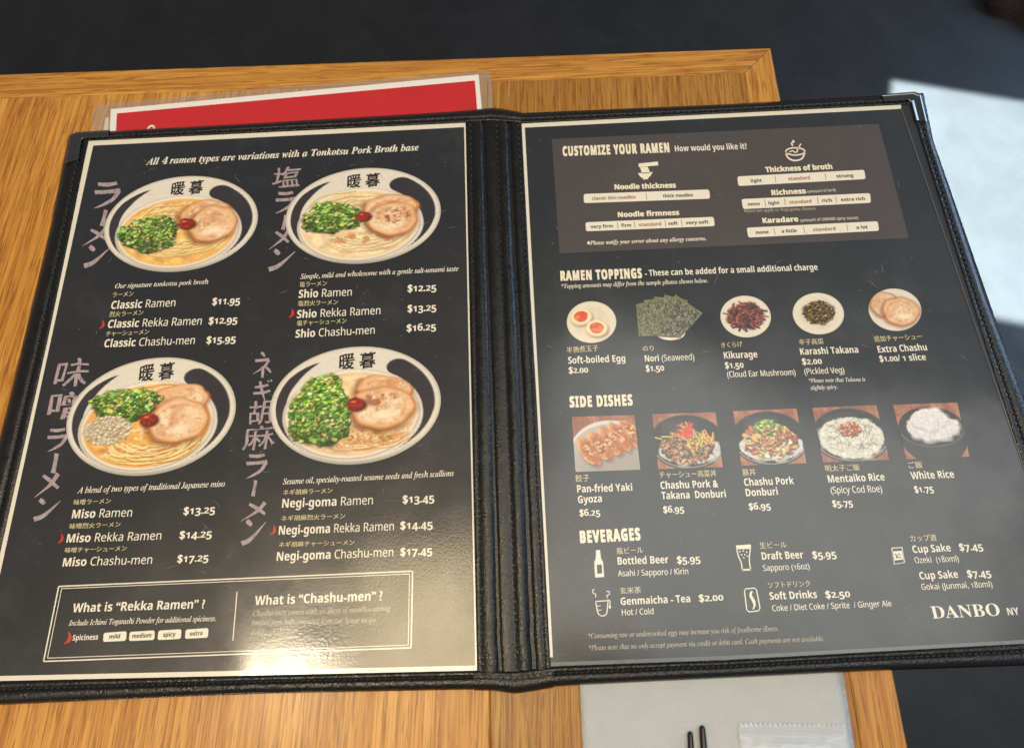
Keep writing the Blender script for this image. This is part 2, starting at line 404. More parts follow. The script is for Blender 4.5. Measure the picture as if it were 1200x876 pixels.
EDGE = [(0, -5.2), (.0, -3.4), (.015, -1.6), (.06, -.5), (.13, .2), (.22, .55), (.34, .75), (.46, .72), (.58, .55), (.63, .12), (.66, -.02), (.69, .15), (.74, .62), (.88, .60), (.95, .35), (1, -.05)]
oTL = [(80, 160), (128, 153.6), (300, 144.2), (450, 135.5), (529, 130.8), (556, 128.6), (578, 128.6)]
iTL = [LP[0], (320, 154.3), LP[1], (578, 141.5)]
oTR = [(578, 128.6), (590, 130.5), (606, 132.6), (700, 128.7), (860, 121.7), (1033, 111.8), (1082, 109.2)]
iTR = [(578, 141.5), RP[0], RP[1]]
oL = [(80, 160), (58, 270), (20, 430), (-80, 832)]
iL = [LP[0], (83, 270), (56, 400), LP[3]]
oR = [(1082, 109.2), (1094, 166), (1155, 348), (1193, 446), (1318, 772)]
iR = [RP[1], (1128, 322), RP[2]]
oBL = [(-80, 832), (0, 825.5), (280, 812.5), (560, 807.3), (585, 807)]
iBL = [LP[3], (300, 791), LP[2], (600, 787)]
oBR = [(585, 807), (606, 808.4), (640, 804.5), (680, 802), (880, 792.5), (1020, 785.6), (1200, 779.6), (1318, 772)]
iBR = [(600, 787), RP[3], (850, 773.5), (1200, 754), RP[2]]
band('edge_binding', oTL, iTL, EDGE, seed=2); band('edge_binding', oTR, iTR, EDGE, seed=3)
band('edge_binding', oL, iL, EDGE, n=200, seed=4); band('edge_binding', oR, iR, EDGE, n=200, seed=5)
band('edge_binding', oBL, iBL, EDGE, seed=6, wob=.6); band('edge_binding', oBR, iBR, EDGE, seed=7, wob=.5)
for a_, b_ in ((oTL, iTL), (oTR, iTR), (oL, iL), (oR, iR), (oBL, iBL), (oBR, iBR)): stitches(a_, b_, .66, .22)
# spine
sL = [(546.5, 141.8), (549.5, 300), (553, 450), (556, 600), (559.5, 788)]; sR = [(611, 142.5), (619, 300), (628, 450), (636, 600), (645.5, 783)]
SP = [(0, .0), (.02, .5), (.05, .45), (.07, .12), (.09, .45), (.13, 1.0), (.18, 1.3), (.24, 1.05), (.275, .35), (.295, -1.0), (.315, -.9), (.335, .2), (.37, .55), (.44, .60), (.51, .45), (.545, .05), (.575, .75), (.62, 1.5), (.68, 1.25), (.73, .3), (.76, -1.2), (.785, -1.0), (.805, .3), (.85, .85), (.90, .75), (.935, .12), (.955, .5), (.98, .5), (1, .0)]
band('spine', sL, sR, SP, n=260, wob=.35, seed=9)
for t_ in (.07, .545, .935): stitches(sL, sR, t_, .32, pitch=7.2)
# turned edge lying across the spine, at its head and foot
CR = [(0, -5.2), (.0, -3.0), (.04, -.6), (.14, .5), (.3, .95), (.5, 1.05), (.62, .8), (.70, .55), (.80, .85), (.93, .85), (1, .3)]
band('spine_cap', [(548, 129.2), (565, 127.4), (578, 126.2), (590, 127.6), (611, 131.6)], [(548, 143), (578, 141.8), (611, 143.8)], CR, n=40, wob=.5, seed=12)
band('spine_cap', [(556, 808.4), (580, 808.8), (603, 812.4), (625, 809.2), (648, 805.3)], [(556, 785.5), (601, 786.5), (648, 781)], CR, n=40, wob=.6, seed=13)
# stiff boards inside the cover
def boards(pts): slab('cover_board', pts, -.0004, -.0050, M['leather'], cover)
boards([(86, 162), (578, 134), (592, 802), (-68, 826)]); boards([(578, 134), (1076, 114), (1304, 768), (592, 802)])
# nickel corners, L-shaped clips folded over the edge
def metal_corner(outer, inner, up=.0013):
    """outer: end, corner, end on the rim; inner: the matching lip points"""
    V, F = [], []
    rows = []
    for t, z in ((0, -.0052), (0, up * .45), (.05, up * .85), (.14, up * 1.05), (.24, up * .92), (.70, up * .80), (.80, up * 1.0), (.88, up * 1.12), (.95, up * .95), (1, up * .15)):
        rows.append([at(*(np.array(o_) * (1 - t) + np.array(i_) * t), z) for o_, i_ in zip(outer, inner)])
    n = len(outer)
    for r_ in rows: V += r_
    for j in range(len(rows) - 1):
        for i in range(n - 1): F.append((j * n + i, j * n + i + 1, (j + 1) * n + i + 1, (j + 1) * n + i))
    o = link_mesh('metal_corner', V, F, M['nickel'], cover)
    bm_ = o.modifiers.new('soft', 'BEVEL'); bm_.width = .00018; bm_.segments = 2; bm_.limit_method = 'ANGLE'; bm_.angle_limit = .5
metal_corner([(76.5, 192), (81.5, 158), (89, 154.8), (128, 152.4)], [(92.5, 186.5), (96.5, 163.6), (99, 162.6), (127, 160.5)])
metal_corner([(1033, 110.6), (1072, 107.6), (1079.5, 110.5), (1087, 142.5)], [(1037, 119.6), (1064, 117.6), (1067, 120), (1072.5, 140.5)])

# ------------------------------------------------------------------ the two printed pages
pageL = thing('menu_page', 'black printed ramen page with four large bowls, glare at its lower corner', 'menu page', at(270, 480, 0))
pageR = thing('menu_page', 'black printed page of toppings, side dishes and beverages with brown top panel', 'menu page', at(900, 450, 0))
slab('page_sheet', LP, 0, -.0003, M['page'], pageL); slab('page_sheet', RP, 0, -.0003, M['page_cool'], pageR)
ZP, ZA, ZB, ZT, ZU = .00004, .00006, .00009, .00013, .00017
f = Flat(ZP); OL = LP; IL = [(109.2, 170.6), (543.8, 149), (557, 779.3), (-26, 792)]
for k in range(4): j = (k + 1) % 4; f.poly([OL[k], OL[j], IL[j], IL[k]])
f.build('page_border', M['border'], pageL)
f = Flat(ZP); f.poly([(611.3, 145), (1056, 123), (1056, 127.6), (615, 149.6)]); f.poly([(611.3, 145), (615, 149.6), (648, 769.5), (643.6, 769.5)]); f.build('page_border', M['border'], pageR)
f = Flat(.0003); f.poly([(646, 775.5), (850, 767.8), (1200, 749), (1262, 745), (1264, 750), (1200, 753.5), (850, 772.5), (645.5, 780)]); f.build('sleeve_lip', M['lip'], pageR)
f = Flat(.0003); f.stroke([(1056, 127), (1083, 206), (1140, 372), (1183, 497), (1252, 700)], .8, sub=2); f.build('sleeve_lip', M['lip'], pageR)

# ---- lettering
BOLD, REG, SIT, SBI, SB = 0x1D5D4, 0x1D5A0, 0x1D434, 0x1D468, 0x1D400
DIG = {'b': 0x1D7EC, 'i': 0x1D7CE, 'B': 0x1D7CE, 's': 0x1D7CE, 'r': 0x1D7E2}
BASE = {'b': BOLD, 'r': REG, 'i': SIT, 'B': SBI, 's': SB}
def mchar(c, st):
    if st in BASE:
        if 'A' <= c <= 'Z': return chr(BASE[st] + ord(c) - 65)
        if 'a' <= c <= 'z':
            if st == 'i' and c == 'h': return '\u210e'
            return chr(BASE[st] + 26 + ord(c) - 97)
        if c.isdigit(): return chr(DIG[st] + int(c))
    return c
lines = []
def T(parent, name, segs, p0, p1, cap, mat='white', old=True, off=None, z=None, track=0.0):
    if isinstance(segs, tuple): segs = [segs]
    lines.append((parent, name, segs, p0, p1, cap, mat, old, off, ZT if z is None else z, track))
# extra weight: each letter is printed as a few copies a hair apart
OFF = {'b': .006, 'r': .004, 'i': .012, 'B': .006, 's': 0.0, 'j': .014, 'x': .030, 'c': .046, 'J': .010, 'e': .010}
ALIAS = {'x': 'b', 'c': 'b', 'e': 'b'}
def load_glyphs(chars):
    """every character needed, outlined once: {char: (vertices, faces, advance)}"""
    chars = sorted(chars); rows = ['|'] + [c for c in chars if c != ' '] + [c + '|' for c in chars]
    cu = bpy.data.curves.new('t', 'FONT'); cu.body = '\n'.join(rows); cu.size = 1; cu.resolution_u = 3; cu.space_line = 4
    ob = bpy.data.objects.new('t', cu); COL.objects.link(ob)
    bpy.context.view_layer.update(); me = ob.evaluated_get(bpy.context.evaluated_depsgraph_get()).to_mesh()
    v = np.zeros(len(me.vertices) * 3); me.vertices.foreach_get('co', v); v = v.reshape(-1, 3)
    step = 4.0; row = np.round((.3 - v[:, 1]) / step).astype(int)
    F = [tuple(p_.vertices) for p_ in me.polygons]; up = [p_.normal.z > 0 for p_ in me.polygons]
    by = {}
    for f_, u in zip(F, up): by.setdefault(row[f_[0]], []).append(f_ if u else f_[::-1])
    bpy.data.objects.remove(ob); bpy.data.curves.remove(cu)
    def get(k):
        idx = np.nonzero(row == k)[0]; mp = {int(i): n for n, i in enumerate(idx)}; q = v[idx].copy(); q[:, 1] += k * step
        return q, [tuple(mp[i] for i in f_) for f_ in by.get(k, [])]
    b0 = get(0)[0][:, 0].max(); G = {}; nn = 1
    shapes = {}
    for c in chars:
        if c != ' ': shapes[c] = get(nn); nn += 1
    for c in chars:
        adv = get(nn)[0][:, 0].max() - b0; nn += 1
        q, f_ = shapes.get(c, (np.zeros((0, 3)), [])); G[c] = (q, f_, adv)
    return G
def build_lines():
    need = set()
    for l in lines:
        for st, tx in l[2]: need |= {mchar(c, ALIAS.get(st, st)) for c in tx}
    G = load_glyphs(need)
    for parent, name, segs, p0, p1, cap, mat, old, off, z, track in lines:
        V, F = [], []; x = 0; n = 0; CAP = .714
        for st, tx in segs:
            o_ = OFF[st] if off is None else off
            for c in tx:
                v, fs, adv = G[mchar(c, ALIAS.get(st, st))]
                v = v.copy(); w_ = o_ + (.016 if st in 'bBxc' and not c.isalnum() else 0)
                if st in 'br' and old and c.isdigit():
                    if c in '012': v[:, 1] *= .76; v[:, 0] *= .92; adv = adv * .92
                    elif c in '34579': v[:, 1] -= .17
                if st == 'J' and len(v):      # brush-written: warped strokes rising to the side
                    h1 = ord(c) % 7; v[:, 0] += .022 * np.sin(9 * v[:, 1] + h1) + .010 * np.sin(31 * v[:, 1] + 17 * v[:, 0]); v[:, 1] += .07 * v[:, 0] + .020 * np.sin(8 * v[:, 0] + h1) + .010 * np.sin(29 * v[:, 0] + 13 * v[:, 1])
                if st in 'iB' and c.isdigit(): v[:, 0] += .2 * v[:, 1]
                if len(v):
                    sh = [(0, 0)] if w_ <= 0 else ([(-w_, 0), (w_, 0)] if w_ < .02 else [(-w_, -w_ * .7), (w_, -w_ * .7), (-w_, w_ * .7), (w_, w_ * .7), (0, 0)])
                    for k, (dx, dy) in enumerate(sh):
                        q = v.copy(); q[:, 0] += x + dx; q[:, 1] += dy; q[:, 2] = k * 4e-6; V.append(q); F += [tuple(i + n for i in f_) for f_ in fs]; n += len(v)
                x += adv + track
        V = np.concatenate(V); x0, x1 = V[:, 0].min(), V[:, 0].max()
        A, B = at(*p0, z), at(*p1, z); ex = B - A; L = np.linalg.norm(ex); ex /= L; ey = np.cross((0, 0, 1), ex)
        C = at(p0[0], p0[1] - cap, z); h = abs(np.dot(C - A, ey))
        jp = all(st in 'jJ' for st, _ in segs)
        if jp: V[:, 1] += .08; sy = h / .90
        else: sy = h / CAP
        sx = L / (x1 - x0)
        W3 = A + np.outer((V[:, 0] - x0) * sx, ex) + np.outer(V[:, 1] * sy, ey) + np.outer(V[:, 2], (0, 0, 1))
        link_mesh(name, W3, F, M[mat], parent)

# left page
L_ = pageL
T(L_, 'heading', ('B', 'All 4 ramen types are variations with a Tonkotsu Pork Broth base'), (170.7, 193.3), (490.7, 176.2), 8.2)
def item(jp, a0, a1, nm, b0, b1, price, c0, c1, page=L_, cap=9.2):
    T(page, 'japanese_caption', ('j', jp), a0, a1, 6.3, 'jp'); T(page, 'dish_name', nm, b0, b1, cap); T(page, 'price', ('b', price), c0, c1, cap * .92)
T(L_, 'description', ('i', 'Our signature tonkotsu pork broth'), (134.6, 337.8), (244, 332.5), 5.6)
item('ラーメン', (131.6, 348.6), (156, 347), [('b', 'Classic '), ('r', 'Ramen')], (129.6, 362), (205, 358.8), '$11.95', (248.4, 357), (281, 355.8))
item('烈火ラーメン', (127.8, 371.6), (167.5, 369), [('b', 'Classic '), ('r', 'Rekka Ramen')], (125.8, 384.2), (235.9, 380.2), '$12.95', (244.2, 379.7), (278, 378.2))
item('チャーシューメン', (123.6, 394.2), (174.3, 391.6), [('b', 'Classic '), ('r', 'Chashu-men')], (121.6, 406.8), (227.8, 402.8), '$15.95', (241.7, 402.2), (276, 400.6))
T(L_, 'description', ('i', 'Simple, mild and wholesome with a gentle salt-umami taste'), (352, 326.8), (537.4, 317.3), 5.9)
item('塩ラーメン', (351, 336.5), (383, 334.8), [('b', 'Shio '), ('r', 'Ramen')], (349.7, 349), (412, 346.3), '$12.25', (477.6, 341.8), (511.3, 340.3))
item('塩烈火ラーメン', (349, 358.8), (396, 356.8), [('b', 'Shio '), ('r', 'Rekka Ramen')], (347.7, 372.7), (445.7, 367.9), '$13.25', (477.6, 365.4), (511.3, 363.6))
item('塩チャーシューメン', (347.7, 381.8), (406, 378.6), [('b', 'Shio '), ('r', 'Chashu-men')], (346, 395.6), (439, 390.8), '$16.25', (476.6, 388.2), (511, 386.2))
T(L_, 'description', ('i', 'A blend of two types of traditional Japanese miso'), (90, 577.8), (263.3, 569.6), 7.2)
item('味噌ラーメン', (85.8, 591.5), (129.6, 589.5), [('b', 'Miso '), ('r', 'Ramen')], (83.8, 607), (154.2, 604.7), '$13.25', (214.8, 602.6), (251.8, 600.7), cap=9.9)
item('味噌烈火ラーメン', (81, 619.5), (140.8, 617), [('b', 'Miso '), ('r', 'Rekka Ramen')], (77.5, 635.3), (188.5, 631.8), '$14.25', (210, 630.6), (248, 629), cap=9.9)
item('味噌チャーシューメン', (75.6, 647.5), (148.2, 645), [('b', 'Miso '), ('r', 'Chashu-men')], (73, 663.3), (177.8, 660), '$17.25', (207.4, 658.6), (244, 656.9), cap=9.9)
T(L_, 'description', ('i', 'Sesame oil, specialty-roasted sesame seeds and fresh scallions'), (331.4, 567.3), (531.8, 557.2), 7.0)
item('ネギ胡麻ラーメン', (331.4, 580), (389.6, 577.4), [('b', 'Negi-goma '), ('r', 'Ramen')], (330.3, 594.6), (436.8, 590.5), '$13.45', (471.8, 589.2), (509, 587.2), cap=10.2)
item('ネギ胡麻烈火ラーメン', (329.4, 610.3), (404.5, 607.2), [('b', 'Negi-goma '), ('r', 'Rekka Ramen')], (326.4, 626.2), (461.5, 620.9), '$14.45', (469, 619.8), (507.2, 618), cap=10.2)
item('ネギ胡麻チャーシューメン', (326.4, 641), (415.4, 638), [('b', 'Negi-goma '), ('r', 'Chashu-men')], (324, 656.7), (460.9, 651.3), '$17.45', (469, 650.6), (506.6, 648.8), cap=10.2)
T(L_, 'heading', ('b', 'What is “Rekka Ramen” ?'), (84.4, 717), (239.5, 712), 10.3)
T(L_, 'description', ('i', 'Include Ichimi Togarashi Powder for additional spiciness.'), (80.3, 732.6), (253, 727), 6.6)
T(L_, 'heading', ('b', 'Spiciness'), (84.7, 749.9), (114.5, 748.8), 6.4)
T(L_, 'heading', ('b', 'What is “Chashu-men” ?'), (298.2, 708.6), (448, 702.7), 10.8)
T(L_, 'description', ('i', 'Chashu-men comes with six slices of mouth-watering'), (296, 721.5), (457.6, 715.2), 6.6, 'faint')
T(L_, 'description', ('i', 'braised pork belly prepared from our house recipe.'), (295, 732), (442, 728.7), 6.6, 'faint')
T(L_, 'description', ('i', 'Ideal for Chashu lovers.'), (293.7, 744), (350, 741), 6.6, 'faint')
# double-ruled box
f = Flat(ZP)
oq = [(68.8, 686.6), (483.5, 668.7), (481.8, 758.4), (51, 774.4)]; iq = [(72.2, 689.2), (479.9, 672), (478.4, 755.2), (55.6, 770.6)]
for q, wd in ((oq, 1.5), (iq, .8)):
    for k in range(4): f.stroke([q[k], q[(k + 1) % 4]], wd, sub=1)
f.build('ruled_box', M['white'], pageL)
f = Flat(ZP); f.stroke([(277.8, 692.9), (275.4, 721), (272.9, 749.9)], 1.1); f.build('divider', M['white'], pageL)
def bar(parent, q, words, divs, cap=3.9):
    """rounded option bar: q = TL TR BR BL"""
    q = np.array(q, float); pts = []
    def bil(u, v): return (q[0] * (1 - u) + q[1] * u) * (1 - v) + (q[3] * (1 - u) + q[2] * u) * v
    wpx = np.linalg.norm(q[1] - q[0]); hpx = np.linalg.norm(q[3] - q[0]); ru, rv = 2.4 / wpx, 2.4 / hpx
    for cu, cv, a0 in ((1 - ru, rv, -90), (1 - ru, 1 - rv, 0), (ru, 1 - rv, 90), (ru, rv, 180)):
        for k in range(5):
            a = math.radians(a0 + 22.5 * k); pts.append(tuple(bil(cu + ru * math.cos(a), cv + rv * math.sin(a))))
    fl = Flat(ZA + .00001); fl.poly(pts); root = fl.build('option_bar', M['white'], parent)
    if divs:
        for x in divs:
            fl = Flat(ZB); u = (x - q[0][0]) / (q[1][0] - q[0][0]); fl.stroke([tuple(bil(u, .14)), tuple(bil(u + .002, .86))], .7, sub=1)
            fl.build('divider', M['brownink'], root)
    for tx, x0, x1, mt in words:
        u0, u1 = (x0 - q[0][0]) / (q[1][0] - q[0][0]), (x1 - q[0][0]) / (q[1][0] - q[0][0])
        T(root, 'option_text', ('e', tx), tuple(bil(u0, .70)), tuple(bil(u1, .70)), cap, mt)
for q, tx, x0, x1 in (([(121.6, 741), (148.6, 739), (147.6, 750.2), (120.6, 751.6)], 'mild', 128.5, 141), ([(152, 739.9), (181.4, 738), (180.8, 749.2), (151, 750.6)], 'medium', 155.5, 177.5),
                      ([(185.6, 738.4), (212.6, 736.6), (212, 747.9), (184.6, 749.4)], 'spicy', 191.5, 206), ([(217.6, 737.1), (244.4, 735.3), (243.6, 746.5), (216.6, 748)], 'extra', 223, 237.5)):
    bar(pageL, q, [(tx, x0, x1, 'ink')], None, 5.0)
for (x, y, h) in ((119, 380, 10), (341, 367, 10), (70.7, 630.4, 11), (319.6, 620.6, 11), (79, 746.8, 14)):
    f = Flat(ZT); f.stroke([(x + .12 * h, y - .5 * h), (x + .22 * h, y - .1 * h), (x + .1 * h, y + .25 * h), (x - .28 * h, y + .5 * h)], .10 * h, .05 * h, wm=.34 * h)
    f.build('chili_mark', M['chili'], pageL)

# ---- vertical brush titles
KS = {'ラ': [([(.15, .06), (.5, .08), (.85, .02)], .13, .12, .15), ([(.03, .38), (.5, .36), (.97, .30)], .15, .16, .14), ([(.93, .32), (.68, .66), (.30, .88), (.02, 1.0)], .16, .02, .12)],
      'ー': [([(.75, .0), (.60, .45), (.35, 1.0)], .30, .34, .26)],
      'メ': [([(.34, .10), (.60, .30), (.93, .62)], .12, .13, .17), ([(.93, .02), (.62, .48), (.02, 1.0)], .17, .02, .13)],
      'ン': [([(.24, .06), (.34, .16), (.42, .26)], .16, .12, .20), ([(.03, .97), (.40, .78), (1.0, .12)], .20, .02, .16)],
      'ネ': [([(.42, .0), (.52, .06), (.60, .16)], .10, .06, .14), ([(.12, .32), (.5, .30), (.82, .26)], .12, .12, .13), ([(.82, .28), (.55, .58), (.02, .84)], .13, .02, .10), ([(.50, .55), (.50, .78), (.48, 1.0)], .12, .10, .13), ([(.66, .58), (.80, .68), (.92, .80)], .08, .06, .13)],
      'ギ': [([(.10, .36), (.45, .32), (.78, .24)], .11, .10, .13), ([(.02, .66), (.5, .62), (.88, .52)], .12, .11, .13), ([(.36, .06), (.46, .50), (.60, 1.0)], .12, .06, .14), ([(.76, .02), (.82, .10)], .09, .07, None), ([(.90, .0), (.97, .07)], .09, .07, None)]}
def brush(parent, ch, x0, y0, x1, y1):
    if ch in KS:
        f = Flat(ZA + .00003); h = (y1 - y0 + x1 - x0) / 2
        lean = -.06 * (y1 - y0)
        for k, (pts, a, b, m) in enumerate(KS[ch]):
            f.z = ZP + .000008 * k + .00002
            f.stroke([(x0 + (x1 - x0) * u - 0 * lean, y0 + (y1 - y0) * v) for u, v in pts], a * h, b * h, wm=(m * h if m else None))
            f.dot(x0 + (x1 - x0) * pts[0][0], y0 + (y1 - y0) * pts[0][1], a * h * .55, n=10) if 0 else None
        f.build('title_character', M['mauve'], parent)
    else:
        T(parent, 'title_character', ('J', ch), (x0, y1 - .04 * (y1 - y0)), (x1, y1 - .08 * (y1 - y0)), (y1 - y0) * .98, 'mauve', z=ZP + .00003)
for row in ([('ラ', 110, 214, 142, 244), ('ー', 115, 246, 127, 265), ('メ', 96, 267, 126, 288), ('ン', 97.5, 287, 129, 312.5)],
            [('塩', 317.5, 198, 351, 222.5), ('ラ', 322.5, 225, 347, 250), ('ー', 328.5, 252, 337, 269), ('メ', 314.5, 269.5, 340, 292.3), ('ン', 314, 291.5, 346, 316.5)],
            [('味', 61, 424, 100, 457), ('噌', 53, 461.6, 98, 493.5), ('ラ', 55, 502, 80, 529), ('ー', 58.5, 531, 69, 554), ('メ', 40, 554, 70.3, 582.3), ('ン', 38.7, 583.4, 71, 609)],
            [('ネ', 296.3, 413, 319.5, 442.5), ('ギ', 296.3, 445, 319.5, 469), ('胡', 290, 471.5, 317.5, 500), ('麻', 283, 501, 321, 529.5), ('ラ', 288, 532, 314, 560.3), ('ー', 293.5, 562.5, 301.5, 581), ('メ', 281.2, 588, 313, 610.5), ('ン', 282.3, 607.7, 311.7, 637.5)]):
    for r_ in row: brush(pageL, *r_)

# right page
R_ = pageR
f = Flat(ZP); f.poly([(646.6, 163), (1029.7, 145.3), (1065, 278.8), (655.7, 296.7)]); f.build('brown_panel', M['panel'], R_)
T(R_, 'heading', ('c', 'CUSTOMIZE YOUR RAMEN'), (659.6, 182.6), (785, 178.2), 10.6, 'head', track=.10)
T(R_, 'heading', ('b', 'How would you like it?'), (791.2, 177.6), (875.6, 174.6), 6.9)
T(R_, 'heading', ('x', 'Noodle thickness'), (720.3, 222), (792.3, 219.8), 5.7, 'head')
T(R_, 'heading', ('x', 'Noodle firmness'), (724.2, 254.4), (796.2, 251.8), 5.7, 'head')
T(R_, 'description', ('B', '※Please notify your server about any allergy concerns.'), (688.2, 287), (828, 281.5), 5.0)
T(R_, 'heading', ('x', 'Thickness of broth'), (897.4, 201.8), (975.9, 197.9), 5.9, 'head')
T(R_, 'heading', ('x', 'Richness'), (904.6, 228.8), (944.9, 226.5), 5.9, 'head')
T(R_, 'description', ('r', '(amount of lard)'), (946.5, 226), (979.5, 224), 3.2)
T(R_, 'description', ('i', '※does not apply to Negi-goma Ramen'), (872, 248.9), (956, 245.8), 3.9, 'faint')
T(R_, 'heading', ('x', 'Karadare'), (894, 261.4), (936, 259.4), 5.9, 'head')
T(R_, 'description', ('r', '(amount of UMAMI spicy sauce)'), (938.3, 259.8), (1005.8, 256.5), 3.4)
bar(R_, [(684, 227.3), (831, 222), (832.2, 232.8), (684.2, 238)], [('classic thin noodles', 693.7, 744.5, 'brownink'), ('thick noodles', 776.5, 811.4, 'ink')], [757])
bar(R_, [(686, 260.5), (836.3, 254), (837.8, 264.8), (686.8, 271)], [('very firm', 691.5, 717.7, 'ink'), ('firm', 727.5, 739, 'ink'), ('standard', 748, 774, 'brownink'), ('soft', 782.5, 793.5, 'ink'), ('very soft', 803, 829.4, 'ink')], [723.2, 743, 779, 798])
bar(R_, [(864, 206.8), (1012.8, 199), (1014.4, 209.8), (865.2, 218)], [('light', 879.4, 892, 'ink'), ('standard', 923.3, 948.5, 'brownink'), ('strong', 979.5, 999, 'ink')], [908, 966.5])
bar(R_, [(868.8, 233.3), (1019.6, 226.3), (1020.7, 237.6), (870.8, 245)], [('none', 875.5, 889.5, 'ink'), ('light', 899.6, 912.4, 'ink'), ('standard', 924, 950.3, 'brownink'), ('rich', 962.6, 974.3, 'ink'), ('extra rich', 985, 1013.3, 'ink')], [895.6, 918.8, 957.5, 979])
bar(R_, [(874.9, 266.8), (1028.6, 259.2), (1030.2, 270.4), (877, 278.3)], [('none', 884.5, 899.6, 'ink'), ('a little', 915, 932.7, 'ink'), ('standard', 952, 978.4, 'brownink'), ('a lot', 1002.7, 1016.2, 'ink')], [906.4, 941.3, 991.9])
T(R_, 'heading', ('c', 'RAMEN TOPPINGS'), (657, 328.6), (752.6, 325.4), 10.8, 'head', track=.10)
T(R_, 'heading', ('b', '- These can be added for a small additional charge'), (756, 323.4), (958.6, 316.2), 7.0)
T(R_, 'description', ('i', '*Topping amounts may differ from the sample photos shown below.'), (658, 337.8), (830, 331), 5.2)
T(R_, 'japanese_caption', ('j', '半熟煮玉子'), (664.4, 413.8), (701.6, 411), 7.2, 'jp')
T(R_, 'dish_name', ('b', 'Soft-boiled Egg'), (666, 426), (733, 423.4), 7.9); T(R_, 'price', ('b', '$2.00'), (666.6, 437.2), (689.4, 436.4), 7.6)
T(R_, 'japanese_caption', ('j', 'のり'), (753.4, 411.6), (766.4, 411), 6.4, 'jp')
T(R_, 'dish_name', [('b', 'Nori '), ('r', '(Seaweed)')], (756, 423.6), (814, 421.4), 7.4); T(R_, 'price', ('b', '$1.50'), (757, 435), (778.6, 434), 7.6)
T(R_, 'japanese_caption', ('j', 'きくらげ'), (845.7, 407.5), (870.6, 406), 6.4, 'jp')
T(R_, 'dish_name', ('b', 'Kikurage'), (848.8, 420), (888, 418.6), 7.8); T(R_, 'price', ('b', '$1.50'), (850, 431.4), (871.8, 430.6), 7.6)
T(R_, 'description', ('r', '(Cloud Ear Mushroom)'), (852.5, 442), (932.7, 439.2), 7.0, off=.014)
T(R_, 'japanese_caption', ('j', '辛子高菜'), (936.8, 404.2), (965.8, 403), 6.8, 'jp')
T(R_, 'dish_name', ('b', 'Karashi Takana'), (938.3, 415.6), (1006.4, 413.1), 7.8); T(R_, 'price', ('b', '$2.00'), (940.4, 427), (963.6, 426.2), 7.6)
T(R_, 'description', ('r', '(Pickled Veg)'), (943, 438.4), (990, 436.7), 7.0, off=.014)
T(R_, 'description', ('i', '*Please note that Takana is'), (948.4, 448), (1014.4, 446.3), 4.8); T(R_, 'description', ('i', 'slightly spicy.'), (950, 456.6), (981.8, 455), 4.8)
T(R_, 'japanese_caption', ('j', '追加チャーシュー'), (1025, 400.6), (1081.3, 397.4), 7, 'jp')
T(R_, 'dish_name', ('b', 'Extra Chashu'), (1029.4, 413), (1086.9, 410.2), 7.8); T(R_, 'price', ('b', '$1.00/ 1 slice'), (1031.3, 423.6), (1085.7, 421.7), 7.4)
T(R_, 'heading', ('c', 'SIDE DISHES'), (667.7, 476.8), (741.7, 474.4), 12.2, 'head', track=.10)
T(R_, 'japanese_caption', ('j', '餃子'), (674.6, 564.5), (691, 563.6), 8.3, 'jp')
T(R_, 'dish_name', ('b', 'Pan-fried Yaki'), (676.5, 576.8), (741.3, 574.6), 8.6); T(R_, 'dish_name', ('b', 'Gyoza'), (677.5, 589.2), (705.6, 587.7), 8.6); T(R_, 'price', ('b', '$6.25'), (679.2, 604.2), (703.5, 603.5), 8)
T(R_, 'japanese_caption', ('j', 'チャーシュー高菜丼'), (773, 560), (840, 558), 7.8, 'jp')
T(R_, 'dish_name', ('b', 'Chashu Pork &'), (774.4, 572.6), (841.7, 570.4), 8.6); T(R_, 'dish_name', ('b', 'Takana  Donburi'), (775.6, 584.6), (851, 582.2), 8.6); T(R_, 'price', ('b', '$6.95'), (777.5, 600.4), (802, 599.6), 8)
T(R_, 'japanese_caption', ('j', '豚丼'), (870.7, 557.4), (886.2, 556.6), 8, 'jp')
T(R_, 'dish_name', ('b', 'Chashu Pork'), (872.5, 568.9), (930.9, 566.8), 8.6); T(R_, 'dish_name', ('b', 'Donburi'), (874.5, 581.2), (912, 579.4), 8.6); T(R_, 'price', ('b', '$6.95'), (877.9, 596.8), (903.5, 595.9), 8)
T(R_, 'japanese_caption', ('j', '明太子ご飯'), (967.5, 552.4), (1008, 550.8), 7.6, 'jp')
T(R_, 'dish_name', ('b', 'Mentaiko Rice'), (970.9, 565.2), (1037.3, 562.5), 8.6); T(R_, 'description', ('r', '(Spicy Cod Roe)'), (974, 578), (1034.2, 576), 8.0, off=.014); T(R_, 'price', ('b', '$5.75'), (976, 593.4), (999.8, 592.4), 8)
T(R_, 'japanese_caption', ('j', 'ご飯'), (1065.2, 548.8), (1081.7, 548), 8, 'jp')
T(R_, 'dish_name', ('b', 'White Rice'), (1068.3, 561.2), (1118.7, 559.3), 8.6); T(R_, 'price', ('b', '$1.75'), (1072.2, 576.8), (1094.6, 575.8), 8)
T(R_, 'heading', ('c', 'BEVERAGES'), (680, 635.6), (751, 632), 13.6, 'head', track=.10)
def bev(jp, j0, j1, nm, a0, a1, pr, b0, b1, sub=None, s0=None, s1=None):
    if jp: T(R_, 'japanese_caption', ('j', jp), j0, j1, 7.6, 'jp')
    T(R_, 'drink_name', ('b', nm), a0, a1, 8.7); T(R_, 'price', ('b', pr), b0, b1, 8.7)
    if sub: T(R_, 'description', ('r', sub), s0, s1, 7.0, off=.010)
bev('瓶ビール', (722.9, 649), (753.9, 647.6), 'Bottled Beer', (724, 661.2), (783.6, 659.2), '$5.95', (793.8, 659.6), (821, 658.3), 'Asahi / Sapporo / Kirin', (724.4, 674.9), (806.8, 672.2))
